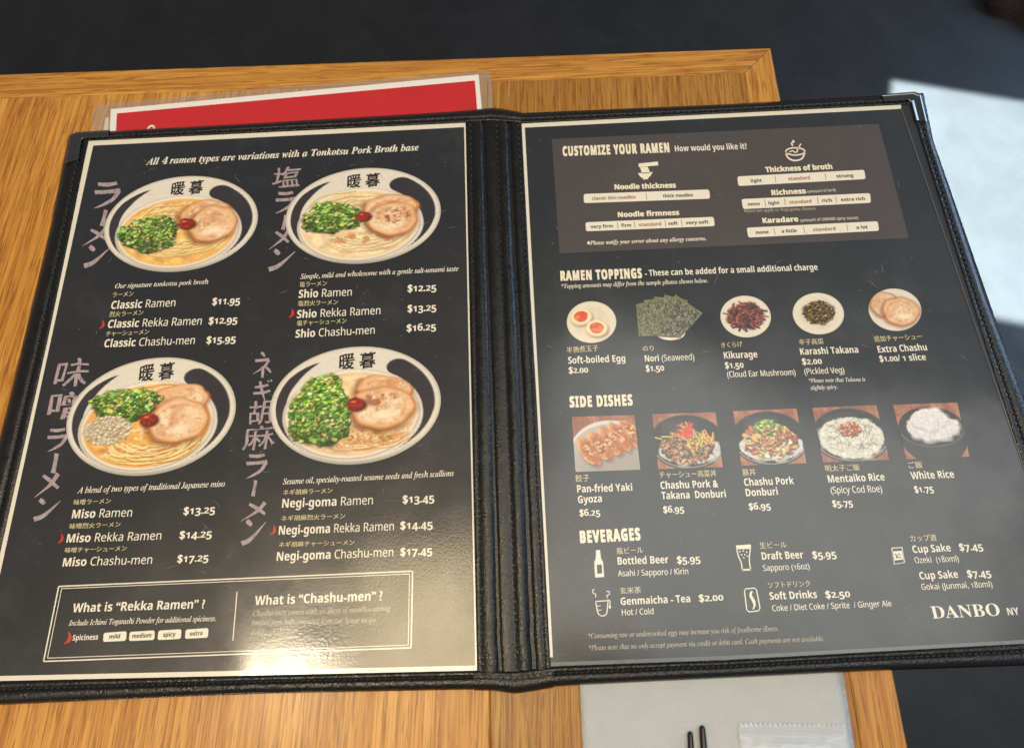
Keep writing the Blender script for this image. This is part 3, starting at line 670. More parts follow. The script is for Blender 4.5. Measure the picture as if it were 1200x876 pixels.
bev('玄米茶', (726.8, 695.6), (751.7, 694.4), 'Genmaicha - Tea', (727.6, 708.4), (809.2, 704.9), '$2.00', (819.4, 704.4), (848, 703), 'Hot / Cold', (729, 720.4), (766.2, 718.9))
bev('生ビール', (890.8, 642.6), (922.3, 641.4), 'Draft Beer', (893.2, 655.4), (941.9, 653.6), '$5.95', (952.7, 653.8), (980.6, 652.6), 'Sapporo (16oz)', (894.6, 668.5), (949.2, 666.2))
bev('ソフトドリンク', (900.5, 688.8), (950, 687), 'Soft Drinks', (902.5, 702.2), (957.9, 700), '$2.50', (968, 700.2), (996.7, 699), 'Coke / Diet Coke / Sprite  / Ginger Ale', (905.4, 715.6), (1045.4, 709.8))
bev('カップ酒', (1067.3, 634.4), (1097.9, 633.2), 'Cup Sake', (1070.2, 647.5), (1114.8, 645.4), '$7.45', (1125, 644.8), (1152.4, 643.6), 'Ozeki  (180ml)', (1072.5, 659.4), (1124.1, 657.4))
bev(None, None, None, 'Cup Sake', (1078.3, 678.4), (1123.5, 676.4), '$7.45', (1134.3, 676), (1162, 674.8), 'Gokai (Junmai, 180ml)', (1080.4, 690.6), (1163.5, 687.2))
T(R_, 'description', ('i', '*Consuming raw or undercooked eggs may increase you risk of foodborne illness.'), (689.7, 747.6), (912.7, 738.6), 6.2, 'faint')
T(R_, 'description', ('i', '*Please note that we only accept payment via credit or debit card. Cash payments are not available.'), (690.4, 761.5), (966, 750.3), 6.2, 'faint')
T(R_, 'restaurant_name', ('s', 'DANBO'), (1093, 724.2), (1173, 720.6), 15.0)
T(R_, 'restaurant_name', ('b', 'NY'), (1181.6, 720.4), (1195, 719.6), 8.6)

# icons
def icon(name): f = Flat(ZA + .00003); f.nm = name; return f
f = icon('n'); f.stroke([(748.4, 193.8), (771.2, 191.6)], 4.0, 4.6, sub=1); f.poly([(750, 196), (759, 195.3), (762, 202.5), (752.5, 203.5)]); f.poly([(747.5, 203), (765, 201.5), (762, 206.5), (759.2, 208.6), (760, 210), (753.6, 210.4), (753.4, 208.9), (750.5, 207.4)]); f.build('noodle_icon', M['head'], R_)
f = icon('b'); th = np.linspace(0, 2 * math.pi, 15)
f.stroke([(932 + 11.3 * math.cos(a), 177.5 + 4.3 * math.sin(a)) for a in th], 1.6, sub=1)
f.stroke([(921, 178), (922.5, 183.5), (927.5, 187.4), (934, 188), (940, 185.6), (943.2, 179)], 1.8); f.stroke([(929, 171), (927.6, 168), (930.5, 166), (928.6, 164.6)], 1.6); f.stroke([(938.5, 168.5), (936, 173), (934, 177)], 1.5)
f.stroke([(925, 178.4), (929, 176.8), (931.5, 178.6), (935, 177.6)], 1.2); f.build('bowl_icon', M['head'], R_)
f = icon('bo'); f.poly([(698.3, 644.2), (703.2, 644), (703.8, 650.5), (704.6, 655), (706.6, 657.5), (708, 675.6), (697.4, 676.2), (696.4, 658), (697.8, 655.2), (698.4, 650)]); b0 = f.build('bottle_icon', M['white'], R_)
f = Flat(ZB + .00003); f.poly([(699.3, 661.3), (705, 660.9), (705.8, 671.3), (700, 671.8)]); f.build('bottle_label', M['page_cool'], b0)
f = icon('t'); f.stroke([(697.8, 704.2), (712.6, 703.2)], 1.2, sub=1); f.stroke([(698, 704), (699.6, 713), (701.6, 719), (706, 721.3), (710.6, 718.6), (711.8, 711), (712.6, 703.4)], 1.2)
f.stroke([(699.2, 710), (704, 709)], .8, sub=1); f.stroke([(701, 714.5), (705, 714)], .8, sub=1); f.stroke([(696.8, 689.8), (694.4, 691.5), (695.2, 694.5), (698.2, 696), (697.6, 699.5)], 1); f.stroke([(710.5, 692.4), (713.8, 692.6), (714, 695.6), (711, 697.6), (712, 700)], 1)
f.stroke([(712.4, 702), (715, 704), (714.4, 708.6)], 1, sub=3); f.dot(714.6, 710.6, 1.4, 2); f.build('tea_icon', M['white'], R_)
f = icon('g'); f.poly([(862.4, 638.6), (880, 637.4), (880.2, 642.6), (863, 643.2)]); f.stroke([(863, 642), (865.6, 652), (868.8, 659.5), (869.6, 668.2)], 1.4); f.stroke([(879.4, 642), (878.2, 652), (878.4, 659.5), (880, 667.4)], 1.4); f.stroke([(869, 667.4), (880.6, 666.8)], 2.0, sub=1)
for x, y in ((867, 646), (871, 645), (875, 646.4), (869, 649.6), (873, 649.4), (871.6, 653), (876, 651)): f.dot(x, y, .9)
f.build('beer_glass_icon', M['white'], R_)
f = icon('c'); q = [(872.4, 692), (873.8, 689.4), (884.6, 688.6), (886.6, 691), (890.6, 711.8), (889, 715.2), (877.4, 716.4), (875, 713.6), (872.4, 692)]
f.stroke(q, 1.3, sub=1); f.stroke([(881.2, 692), (879.6, 697), (883.2, 704), (884.2, 709), (882.4, 713.4)], 2.2, 1.2, wm=3.6); f.build('can_icon', M['white'], R_)
f = icon('k'); f.stroke([(1045, 641.8), (1057, 641), (1060, 658.6), (1048, 660.6), (1045, 641.8)], 1.3, sub=1); f.poly([(1045.6, 645.6), (1057.8, 644.8), (1059.2, 655), (1047.2, 656.4)]); k0 = f.build('sake_cup_icon', M['white'], R_)
f = Flat(ZB + .00003); f.stroke([(1049, 648.4), (1052, 652.6), (1056.4, 652.6)], 1.1, sub=2); f.stroke([(1050, 654), (1053, 648), (1055.6, 650.6)], .9, sub=2); f.build('cup_lettering', M['page_cool'], k0)

# ------------------------------------------------------------------ printed food photographs, painted procedurally as vertex colours
def L3(c): return np.array(lin(c))
class Ras:
    def __init__(s, n, col): s.n = n; s.C = np.tile(L3(col), (n, n, 1)).astype(float); s.ss = 2 / n
    def win(s, x0, x1, y0, y1):
        n = s.n; i0, i1 = max(0, int((x0 + 1) / 2 * n) - 1), min(n, int((x1 + 1) / 2 * n) + 2); j0, j1 = max(0, int((1 - y1) / 2 * n) - 1), min(n, int((1 - y0) / 2 * n) + 2)
        if i1 <= i0 or j1 <= j0: return None
        X, Y = np.meshgrid((np.arange(i0, i1) + .5) / n * 2 - 1, 1 - (np.arange(j0, j1) + .5) / n * 2); return (slice(j0, j1), slice(i0, i1)), X, Y
    def put(s, sl, a, col):
        a = np.clip(a, 0, 1)[..., None]; s.C[sl] = s.C[sl] * (1 - a) + (col if isinstance(col, np.ndarray) else L3(col)) * a
    def ell(s, cx, cy, rx, ry, col, rot=0, soft=None, op=1, wob=0, seed=0):
        R_ = max(rx, ry) * (1.1 + wob); w_ = s.win(cx - R_, cx + R_, cy - R_, cy + R_)
        if w_ is None: return
        sl, X, Y = w_; c, q = math.cos(rot), math.sin(rot); U = ((X - cx) * c + (Y - cy) * q) / rx; V_ = (-(X - cx) * q + (Y - cy) * c) / ry; r = np.hypot(U, V_)
        if wob: a = np.arctan2(V_, U); r = r / (1 + wob * (.5 * np.sin(3 * a + seed) + .35 * np.sin(5 * a + 2 * seed) + .3 * np.sin(8 * a + 3 * seed)))
        sf = soft if soft else 1.5 * s.ss / min(rx, ry); s.put(sl, op * (1 - r) / sf + .5, col)
    def ring(s, cx, cy, rx, ry, wd, col, rot=0, op=1, a0=None, a1=None):
        R_ = max(rx, ry) * 1.1 + wd; w_ = s.win(cx - R_, cx + R_, cy - R_, cy + R_)
        if w_ is None: return
        sl, X, Y = w_; c, q = math.cos(rot), math.sin(rot); U = ((X - cx) * c + (Y - cy) * q) / rx; V_ = (-(X - cx) * q + (Y - cy) * c) / ry
        r = np.abs(np.hypot(U, V_) - 1) * min(rx, ry); m = op * np.clip((wd / 2 - r) / (1.2 * s.ss) + .5, 0, 1)
        if a0 is not None:
            an = np.degrees(np.arctan2(V_, U)) % 360; m = m * (((an - a0) % 360) < ((a1 - a0) % 360))
        s.put(sl, m, col)
    def line(s, pts, wd, col, op=1):
        pts = np.array(pts); w_ = s.win(pts[:, 0].min() - wd, pts[:, 0].max() + wd, pts[:, 1].min() - wd, pts[:, 1].max() + wd)
        if w_ is None: return
        sl, X, Y = w_; D = np.full(X.shape, 9.)
        for a, b in zip(pts[:-1], pts[1:]):
            d = b - a; L2 = d @ d + 1e-12; t = np.clip(((X - a[0]) * d[0] + (Y - a[1]) * d[1]) / L2, 0, 1); D = np.minimum(D, np.hypot(X - a[0] - t * d[0], Y - a[1] - t * d[1]))
        s.put(sl, op * ((wd / 2 - D) / (1.2 * s.ss) + .5), col)
    def fbm(s, f, seed, octv=4):
        r = np.random.default_rng(seed); out = np.zeros((s.n, s.n)); amp = 1; tot = 0
        for k in range(octv):
            m = int(f * 2 ** k) + 2; g_ = r.random((m, m)); x = np.linspace(0, m - 1.001, s.n); i = x.astype(int); t = x - i; t = t * t * (3 - 2 * t)
            a = g_[np.ix_(i, i)]; b = g_[np.ix_(i, i + 1)]; c = g_[np.ix_(i + 1, i)]; d = g_[np.ix_(i + 1, i + 1)]
            out += amp * ((a * (1 - t)[None] + b * t[None]) * (1 - t)[:, None] + (c * (1 - t)[None] + d * t[None]) * t[:, None]); tot += amp; amp *= .55
        return out / tot
    def mottle(s, mask, col, f=8, seed=0, lo=.45, hi=.7, op=.6):
        m = np.clip((s.fbm(f, seed) - lo) / (hi - lo), 0, 1) * mask * op; s.put((slice(None), slice(None)), m, col)
    def emask(s, cx, cy, rx, ry, soft=.06):
        _, X, Y = s.win(-1, 1, -1, 1); return np.clip((1 - np.hypot((X - cx) / rx, (Y - cy) / ry)) / soft, 0, 1)
    def grain(s, amt, f=60, seed=3): s.C *= (1 + amt * (s.fbm(f, seed, 3) - .5) * 2)[..., None]
    def sample(s, U, V_):
        x = np.clip((U + 1) / 2 * s.n - .5, 0, s.n - 1.001); y = np.clip((1 - V_) / 2 * s.n - .5, 0, s.n - 1.001); i = x.astype(int); j = y.astype(int); a = (x - i)[..., None]; b = (y - j)[..., None]; C = s.C
        return (C[j, i] * (1 - a) + C[j, i + 1] * a) * (1 - b) + (C[j + 1, i] * (1 - a) + C[j + 1, i + 1] * a) * b
RR = random.Random(5)
def chashu(r, cx, cy, rx, ry, seed, rot=0, tone=1.0):
    k = lambda c: tuple(min(255, x * tone) for x in c)
    r.ell(cx - .02, cy - .04, rx * 1.05, ry * 1.06, (130, 84, 44), rot, soft=.22, wob=.06, seed=seed, op=.7)
    r.ell(cx, cy, rx, ry, k((206, 138, 80)), rot, wob=.07, seed=seed, soft=.05)
    r.ell(cx + rx * .01, cy + ry * .02, rx * .92, ry * .91, k((229, 182, 136)), rot, wob=.09, seed=seed, soft=.12)
    m = r.emask(cx, cy, rx * .93, ry * .93, .25)
    r.mottle(m, k((243, 214, 178)), 6, seed, .44, .66, .85); r.mottle(m, k((206, 146, 102)), 13, seed + 1, .50, .68, .65); r.mottle(m, k((182, 116, 76)), 34, seed + 2, .60, .72, .5); r.mottle(m, k((250, 230, 200)), 24, seed + 3, .60, .72, .6)
    q = random.Random(seed)
    for j in range(3):
        a0 = q.uniform(0, 360); t = q.uniform(.35, .78); r.ring(cx + q.uniform(-.06, .06) * rx, cy + q.uniform(-.08, .08) * ry, rx * t, ry * t * q.uniform(.75, 1), .016, k((196, 128, 84)), rot + q.uniform(-.3, .3), .42, a0, a0 + q.uniform(70, 150))
    r.ell(cx + rx * .1, cy - ry * .35, rx * .36, ry * .17, k((248, 226, 190)), rot + .2, soft=.8, op=.6, wob=.1, seed=seed)
    r.ring(cx, cy, rx * .985, ry * .985, .020, k((182, 106, 54)), rot, .6, 150, 30)
def scallions(r, cx, cy, rx, ry, n, size, seed, bright=1.0, ring=True):
    q = random.Random(seed); r.ell(cx, cy - .02, rx * 1.0, ry * 1.02, (50, 66, 28), soft=.14, wob=.12, seed=seed)
    for k in range(int(n * 1.9)):
        a = q.uniform(0, 6.283); t = math.sqrt(q.random()) * (1 + .09 * math.sin(3 * a + seed) + .06 * math.sin(7 * a) + q.uniform(-.05, .06)); x, y = cx + rx * t * math.cos(a), cy + ry * t * math.sin(a)
        u = q.random(); sh = (.82 + .36 * (y - cy + ry) / (2 * ry)) * bright * (1 - .16 * (t > .88))
        c = (66, 96, 36) if u < .26 else (104, 140, 50) if u < .54 else (154, 184, 78) if u < .84 else (206, 216, 128)
        c = tuple(min(255, v * sh * q.uniform(.78, 1.15)) for v in c); sz = size * .78 * q.uniform(.5, 1.3); el = q.uniform(.4, 1.); ro = q.uniform(0, 3.14)
        r.ell(x + .006, y - .010, sz * 1.1, sz * el * 1.1, (34, 58, 18), ro, op=.5); r.ell(x, y, sz, sz * el, c, ro)
        if ring and u > .42 and sz > size * .62: r.ell(x, y, sz * .62, sz * el * .58, tuple(min(255, v * 1.2 + 26) for v in c), ro, soft=.3); r.ell(x, y, sz * .28, sz * el * .26, (92, 126, 48), ro, op=.7)
        elif u < .3: r.line([(x - sz, y - sz * .3), (x + sz, y + sz * .4)], sz * .35, tuple(min(255, v * 1.5) for v in c))
def noodles(r, cx, cy, rx, ry, n, seed, hi=(244, 218, 150), lo=(196, 142, 70), wd=.028, a0=200, a1=340):
    q = random.Random(seed)
    for k in range(n):
        s0 = q.uniform(.35, 1.); st = math.radians(q.uniform(a0, a1 - 40)); en = st + math.radians(q.uniform(35, 100)); ox, oy = q.uniform(-.05, .05), q.uniform(-.05, .05); w0 = wd * q.uniform(.7, 1.1)
        pts = [(cx + ox + rx * s0 * math.cos(a) + .012 * math.sin(6 * a + k), cy + oy + ry * s0 * math.sin(a) + .012 * math.cos(7 * a + k)) for a in np.linspace(st, en, 9)]
        r.line([(x + .006, y - .014) for x, y in pts], w0 * 1.25, lo, .8); r.line(pts, w0, tuple(v * q.uniform(.9, 1.04) for v in hi)); r.line([(x, y + w0 * .18) for x, y in pts], w0 * .3, (255, 240, 196), .7)
def chili(r, cx, cy, s_, seed):
    r.ell(cx + .02, cy - .03, s_ * 1.15, s_ * 1.1, (96, 40, 16), soft=.3, op=.8); r.ell(cx, cy, s_, s_, (130, 28, 18), wob=.10, seed=seed, soft=.1); q = random.Random(seed)
    for k in range(26):
        a, t = q.uniform(0, 6.28), math.sqrt(q.random()) * .85; r.ell(cx + s_ * t * math.cos(a), cy + s_ * t * math.sin(a), s_ * q.uniform(.1, .24), s_ * q.uniform(.08, .18), (q.randint(120, 190), q.randint(28, 62), q.randint(18, 36)), q.uniform(0, 3))
    r.ell(cx - s_ * .25, cy + s_ * .35, s_ * .28, s_ * .16, (226, 110, 80), soft=.8, op=.7)
def bowl(kind, soup):
    n = 440; r = Ras(n, (222, 214, 200)); (sx, sy, srx, sry) = soup
    _, X, Y = r.win(-1, 1, -1, 1); rad = np.hypot(X, Y); full = (slice(None), slice(None))
    r.put(full, np.clip((rad - .965) / .03, 0, 1) * .55, (150, 142, 128))
    r.put(full, np.clip((-Y - .55) * 2, 0, 1) * np.clip((rad - .93) / .02, 0, 1) * .6, (120, 114, 106))
    # ink-brushed crescents glazed on the rim
    ang_ = np.degrees(np.arctan2(Y, X)); ri = np.hypot((X - sx) / srx, (Y - sy) / sry)
    mott = np.ones((n, n, 3)) * (.8 + .4 * r.fbm(6, 9))[..., None]
    def cres(a0, a1, rout, gap, kmax, e0, e1, col):
        m = np.zeros((n, n))
        for t in np.linspace(0, 1, 90):
            a = math.radians(a0 + (a1 - a0) * t); d = np.array((math.cos(a), math.sin(a)))
            A_ = (d[0] / srx) ** 2 + (d[1] / sry) ** 2; B_ = -2 * (d[0] * sx / srx ** 2 + d[1] * sy / sry ** 2); C_ = (sx / srx) ** 2 + (sy / sry) ** 2 - gap ** 2
            inner = (-B_ + math.sqrt(max(0, B_ * B_ - 4 * A_ * C_))) / (2 * A_); wd = min(max(rout - inner, 0.004), kmax)
            tp = min(1, (t / e0) ** .7 if e0 else 1) * min(1, ((1 - t) / e1) ** .7 if e1 else 1); hw = wd / 2 * tp + .001; cpos = d * (rout - wd / 2)
            w_ = r.win(cpos[0] - hw - .03, cpos[0] + hw + .03, cpos[1] - hw - .03, cpos[1] + hw + .03); sl, XX, YY = w_
            m[sl] = np.maximum(m[sl], np.clip((hw - np.hypot(XX - cpos[0], YY - cpos[1])) / .008 + .5, 0, 1))
        r.put(full, m, mott * L3(col))
    cres(53, -62, .93, 1.07, .30, 0, .5, (46, 42, 47)); cres(120, 250, .935, 1.05, .12, .22, .35, (50, 45, 49))
    # well
    r.ell(sx, sy, srx * 1.03, sry * 1.04, (176, 164, 146), soft=.03); r.ell(sx, sy + .008, srx * 1.01, sry * 1.02, (236, 226, 208), soft=.03)
    base = {1: (232, 180, 98), 2: (232, 202, 158), 3: (226, 166, 84), 4: (226, 192, 146)}[kind]
    r.ell(sx, sy, srx * .97, sry * .96, base, soft=.05); sm = r.emask(sx, sy, srx * .96, sry * .95, .1)
    r.mottle(sm, tuple(min(255, v * 1.12 + 8) for v in base), 9, kind, .45, .62, .8); r.mottle(sm, tuple(v * .80 for v in base), 12, kind + 20, .50, .68, .7)
    r.mottle(sm, (250, 236, 200), 30, kind + 40, .62, .72, .6)
    if kind == 1:
        noodles(r, 0, -.28, .62, .38, 60, 1, (238, 206, 138), (204, 156, 84)); noodles(r, -.1, .12, .5, .34, 14, 2, (236, 200, 130), (200, 150, 84), a0=60, a1=170)
        chashu(r, .31, .19, .34, .28, 3, .1); chashu(r, .42, -.03, .31, .38, 8, -.2)
        scallions(r, -.40, -.17, .37, .36, 420, .036, 5); chili(r, .07, .01, .105, 2)
    elif kind == 2:
        noodles(r, .05, -.34, .56, .38, 60, 4, (240, 220, 176), (206, 170, 118)); noodles(r, -.1, .2, .6, .30, 10, 12, (238, 212, 160), (206, 160, 108), a0=50, a1=170)
        r.mottle(r.emask(0, -.5, .5, .2, .4), (196, 128, 70), 20, 6, .5, .6, .8)
        chashu(r, .35, .12, .35, .31, 13, .1); chashu(r, .38, -.09, .33, .35, 18, .15); r.mottle(r.emask(.40, -.02, .26, .26, .4), (120, 70, 40), 50, 8, .55, .66, .8)
        scallions(r, -.40, .0, .38, .31, 420, .036, 15); chili(r, .0, -.0, .09, 5)
    elif kind == 3:
        noodles(r, .0, -.40, .60, .38, 110, 21, (244, 216, 140), (190, 132, 60), .030, 190, 350); noodles(r, .05, .18, .66, .36, 26, 22, (238, 200, 128), (196, 136, 70), a0=30, a1=160)
        chashu(r, .33, .28, .34, .24, 23, -.1); chashu(r, .33, -.10, .36, .38, 28, .1)
        scallions(r, -.32, .24, .38, .28, 420, .034, 25, 1.05)
        q = random.Random(3); r.ell(-.50, -.18, .27, .23, (176, 156, 118), soft=.2, wob=.1)
        for k in range(300):
            a, t = q.uniform(0, 6.28), math.sqrt(q.random()); x, y = -.50 + .29 * t * math.cos(a), -.18 + .24 * t * math.sin(a); v = q.uniform(.8, 1.05)
            r.ell(x + .005, y - .01, .024, .017, (150, 126, 84), q.uniform(0, 3), op=.6); r.ell(x, y, .022, .015, (236 * v, 224 * v, 194 * v), q.uniform(0, 3))
        chili(r, -.03, -.04, .105, 7)
    else:
        noodles(r, .1, -.45, .55, .28, 50, 31, (236, 208, 156), (200, 150, 96)); r.mottle(r.emask(.15, -.55, .5, .22, .4), (176, 110, 60), 26, 36, .5, .6, .9)
        q = random.Random(9)
        for k in range(160):
            a, t = q.uniform(0, 6.28), math.sqrt(q.random()); x, y = .15 + .45 * t * math.cos(a), -.52 + .2 * t * math.sin(a); r.ell(x, y, .02, .012, (q.randint(190, 235), q.randint(140, 180), 100), q.uniform(0, 3))
        chashu(r, .33, .27, .34, .22, 33, -.25); chashu(r, .32, -.05, .38, .36, 38, -.1); r.mottle(r.emask(.3, .1, .25, .2, .4), (150, 86, 66), 20, 39, .5, .64, .8)
        scallions(r, -.41, -.09, .35, .58, 900, .036, 35, 1.12); chili(r, .0, .03, .105, 9)
    r.grain(.08); return r
def soft_lines(name, V, F, C, parent, label): 
    o = link_mesh(name, V, F, M['photo'], parent, colors=C); o['label'] = label; return o
def bowl_print(kind, c, a, b, soup, label, zi):
    r = bowl(kind, soup); NR, NS = 84, 360; U, V_ = [0.], [0.]
    rr = np.linspace(0, 1, NR + 1)[1:]; th_ = np.linspace(0, 2 * math.pi, NS, endpoint=False)
    UU = np.r_[0, np.outer(rr, np.cos(th_)).ravel()]; VV = np.r_[0, np.outer(rr, np.sin(th_)).ravel()]
    C = r.sample(UU, VV)
    P = np.array([at(c[0] + a[0] * u + b[0] * v, c[1] + a[1] * u + b[1] * v, ZB) for u, v in zip(UU, VV)])
    F = [(0, 1 + k, 1 + (k + 1) % NS) for k in range(NS)]
    for j in range(NR - 1):
        o0, o1 = 1 + j * NS, 1 + (j + 1) * NS; F += [(o0 + k, o1 + k, o1 + (k + 1) % NS, o0 + (k + 1) % NS) for k in range(NS)]
    o = soft_lines('bowl_photo', P, F, C, pageL, label)
    return o
bk = []
bk.append(bowl_print(1, (212, 262.5), (90, -5), (6.5, -56), (-.03, -.17, .775, .73), 'bowl with scallions and pork in golden broth', 0))
bk.append(bowl_print(2, (425.5, 253), (91, -4.5), (3, -56), (-.04, -.18, .765, .73), 'bowl with scallions and peppered pork in pale broth', 1))
bk.append(bowl_print(3, (177, 488), (99, -7), (8.5, -69), (-.035, -.155, .775, .735), 'bowl with minced white onion and loose noodles', 2))
bk.append(bowl_print(4, (416.5, 475), (100, -4), (3.5, -69), (-.035, -.145, .775, .735), 'bowl half covered in scallions', 3))
for k_, (x0, y0, x1, y1, h) in enumerate(((199.5, 229.5, 237, 227.5, 17), (406.5, 221, 445, 219, 17), (162, 447.5, 203, 444.5, 21), (397, 433.5, 440, 431.5, 20))):
    T(bk[k_], 'bowl_lettering', ('J', '暖 暮'), (x0, y0), (x1, y1), h * .9, 'ink', off=.020, z=ZB + .00004)

# toppings plates
def disc_print(name, r, c, a, b, parent, label, NR=44, NS=150):
    rr = np.linspace(0, 1, NR + 1)[1:]; th_ = np.linspace(0, 2 * math.pi, NS, endpoint=False)
    UU = np.r_[0, np.outer(rr, np.cos(th_)).ravel()]; VV = np.r_[0, np.outer(rr, np.sin(th_)).ravel()]; C = r.sample(UU, VV)
    P = np.array([at(c[0] + a[0] * u + b[0] * v, c[1] + a[1] * u + b[1] * v, ZB) for u, v in zip(UU, VV)])
    F = [(0, 1 + k, 1 + (k + 1) % NS) for k in range(NS)]
    for j in range(NR - 1):
        o0, o1 = 1 + j * NS, 1 + (j + 1) * NS; F += [(o0 + k, o1 + k, o1 + (k + 1) % NS, o0 + (k + 1) % NS) for k in range(NS)]
    return soft_lines(name, P, F, C, parent, label)
def plate(n=200):
    r = Ras(n, (226, 216, 196)); _, X, Y = r.win(-1, 1, -1, 1); rad = np.hypot(X, Y); fl = (slice(None), slice(None))
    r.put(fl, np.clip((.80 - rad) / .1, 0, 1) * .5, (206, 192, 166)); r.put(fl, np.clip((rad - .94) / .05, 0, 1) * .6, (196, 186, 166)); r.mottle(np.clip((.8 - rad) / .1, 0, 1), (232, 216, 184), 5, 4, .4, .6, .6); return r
r = plate()
for (x, y, ro) in ((-.42, .26, .3), (.20, -.30, -.1)):
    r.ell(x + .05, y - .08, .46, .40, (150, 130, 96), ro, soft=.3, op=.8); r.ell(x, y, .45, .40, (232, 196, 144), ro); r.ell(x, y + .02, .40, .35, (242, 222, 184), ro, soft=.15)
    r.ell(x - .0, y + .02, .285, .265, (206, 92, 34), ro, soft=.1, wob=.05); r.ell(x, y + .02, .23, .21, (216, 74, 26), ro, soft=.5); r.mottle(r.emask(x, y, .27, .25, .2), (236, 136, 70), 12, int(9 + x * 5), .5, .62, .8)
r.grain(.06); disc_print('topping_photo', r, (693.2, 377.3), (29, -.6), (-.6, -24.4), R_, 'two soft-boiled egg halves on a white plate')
def shreds(r, cx, cy, rx, ry, n, cols, seed, wd=.05, ln=.22):
    q = random.Random(seed); r.ell(cx, cy, rx, ry, tuple(v * .45 for v in cols[0]), soft=.2, wob=.12, seed=seed)
    for k in range(n):
        a, t = q.uniform(0, 6.28), math.sqrt(q.random()); x, y = cx + rx * t * math.cos(a), cy + ry * t * math.sin(a); an = q.uniform(0, 3.14); l_ = ln * q.uniform(.5, 1); bn = q.uniform(-.4, .4)
        pts = [(x + l_ * (u - .5) * math.cos(an + bn * u), y + l_ * (u - .5) * math.sin(an + bn * u)) for u in np.linspace(0, 1, 5)]; c = q.choice(cols); f_ = q.uniform(.75, 1.15); w0 = wd * q.uniform(.6, 1.1)
        r.line([(x_ + .01, y_ - .02) for x_, y_ in pts], w0 * 1.2, tuple(v * .3 for v in c), .8); r.line(pts, w0, tuple(min(255, v * f_) for v in c)); r.line([(x_, y_ + w0 * .2) for x_, y_ in pts], w0 * .25, tuple(min(255, v * 1.5 + 20) for v in c), .7)
r = plate(); shreds(r, .0, .02, .74, .62, 150, [(92, 44, 38), (120, 62, 52), (70, 36, 32), (146, 78, 66)], 4, .075, .36); r.grain(.1); disc_print('topping_photo', r, (873.8, 370.8), (29.6, -.4), (-1.5, -24.4), R_, 'dark mushroom strips on a white plate')
r = plate(); shreds(r, .02, .05, .60, .56, 240, [(86, 62, 22), (128, 88, 30), (52, 44, 20), (178, 138, 60), (70, 66, 28)], 6, .05, .15); r.grain(.1); disc_print('topping_photo', r, (959, 367.4), (30, -.4), (-1.6, -24.3), R_, 'pickled greens on a white plate')
r = plate(); chashu(r, -.36, .25, .56, .60, 41, .5, .95); chashu(r, .22, -.08, .70, .66, 44, -.2); r.ring(.2, -.06, .5, .46, .03, (186, 122, 76), 0, .6, 30, 300); r.grain(.06); disc_print('topping_photo', r, (1048.8, 362.8), (31, 0), (-1.7, -24.8), R_, 'two pork slices on a white plate')
# nori sheets (five fanned sheets over a sliver of plate)
def tri_print(name, quad, r, parent, label, nx=60, ny=60, z=ZB):
    q = np.array(quad, float); u, v = np.meshgrid(np.linspace(0, 1, nx), np.linspace(0, 1, ny)); u, v = u.ravel(), v.ravel()
    P2 = (q[0] * ((1 - u) * (1 - v))[:, None] + q[1] * (u * (1 - v))[:, None] + q[2] * (u * v)[:, None] + q[3] * ((1 - u) * v)[:, None]); P = np.array([at(x, y, z) for x, y in P2])
    C = r.sample(u * 2 - 1, 1 - 2 * v); F = [(j * nx + i, (j + 1) * nx + i, (j + 1) * nx + i + 1, j * nx + i + 1) for j in range(ny - 1) for i in range(nx - 1)]
    o = link_mesh(name, P, F, M['photo'], parent, colors=C)
    if label: o['label'] = label
    return o
f = Flat(ZA); f.dot(786, 390, 17, 8.5, n=24); no = f.build('topping_photo', M['white'], R_, 'fanned seaweed sheets on a white plate')
for k, q in enumerate(([(745.4, 356.6), (758, 353.5), (766, 393), (748.6, 394.2)], [(754.5, 351.5), (772, 350), (778, 394), (752, 393)], [(766.5, 347.4), (786, 349.5), (790, 395.5), (758, 393.5)], [(778.8, 345), (806, 352), (793, 395.8), (764, 392)], [(791.5, 345), (823.6, 367), (797, 396), (768, 391)])):
    r = Ras(120, (92, 92, 70)); r.mottle(1, (134, 134, 112), 18, k, .45, .58, .9); r.mottle(1, (40, 42, 28), 26, k + 7, .50, .60, .9); r.mottle(1, (176, 174, 152), 50, k + 17, .56, .64, .85); r.mottle(1, (24, 28, 18), 54, k + 27, .56, .64, .8)
    _, X, Y = r.win(-1, 1, -1, 1); r.put((slice(None), slice(None)), np.clip((np.maximum(-X, Y) - .78 + .5 * (r.fbm(14, k) - .5)) / .2, 0, 1) * (.7 if k < 4 else .4), (128, 134, 62))
    tri_print('seaweed_sheet', q, r, no, None, 34, 44, ZB + .00001 * k)
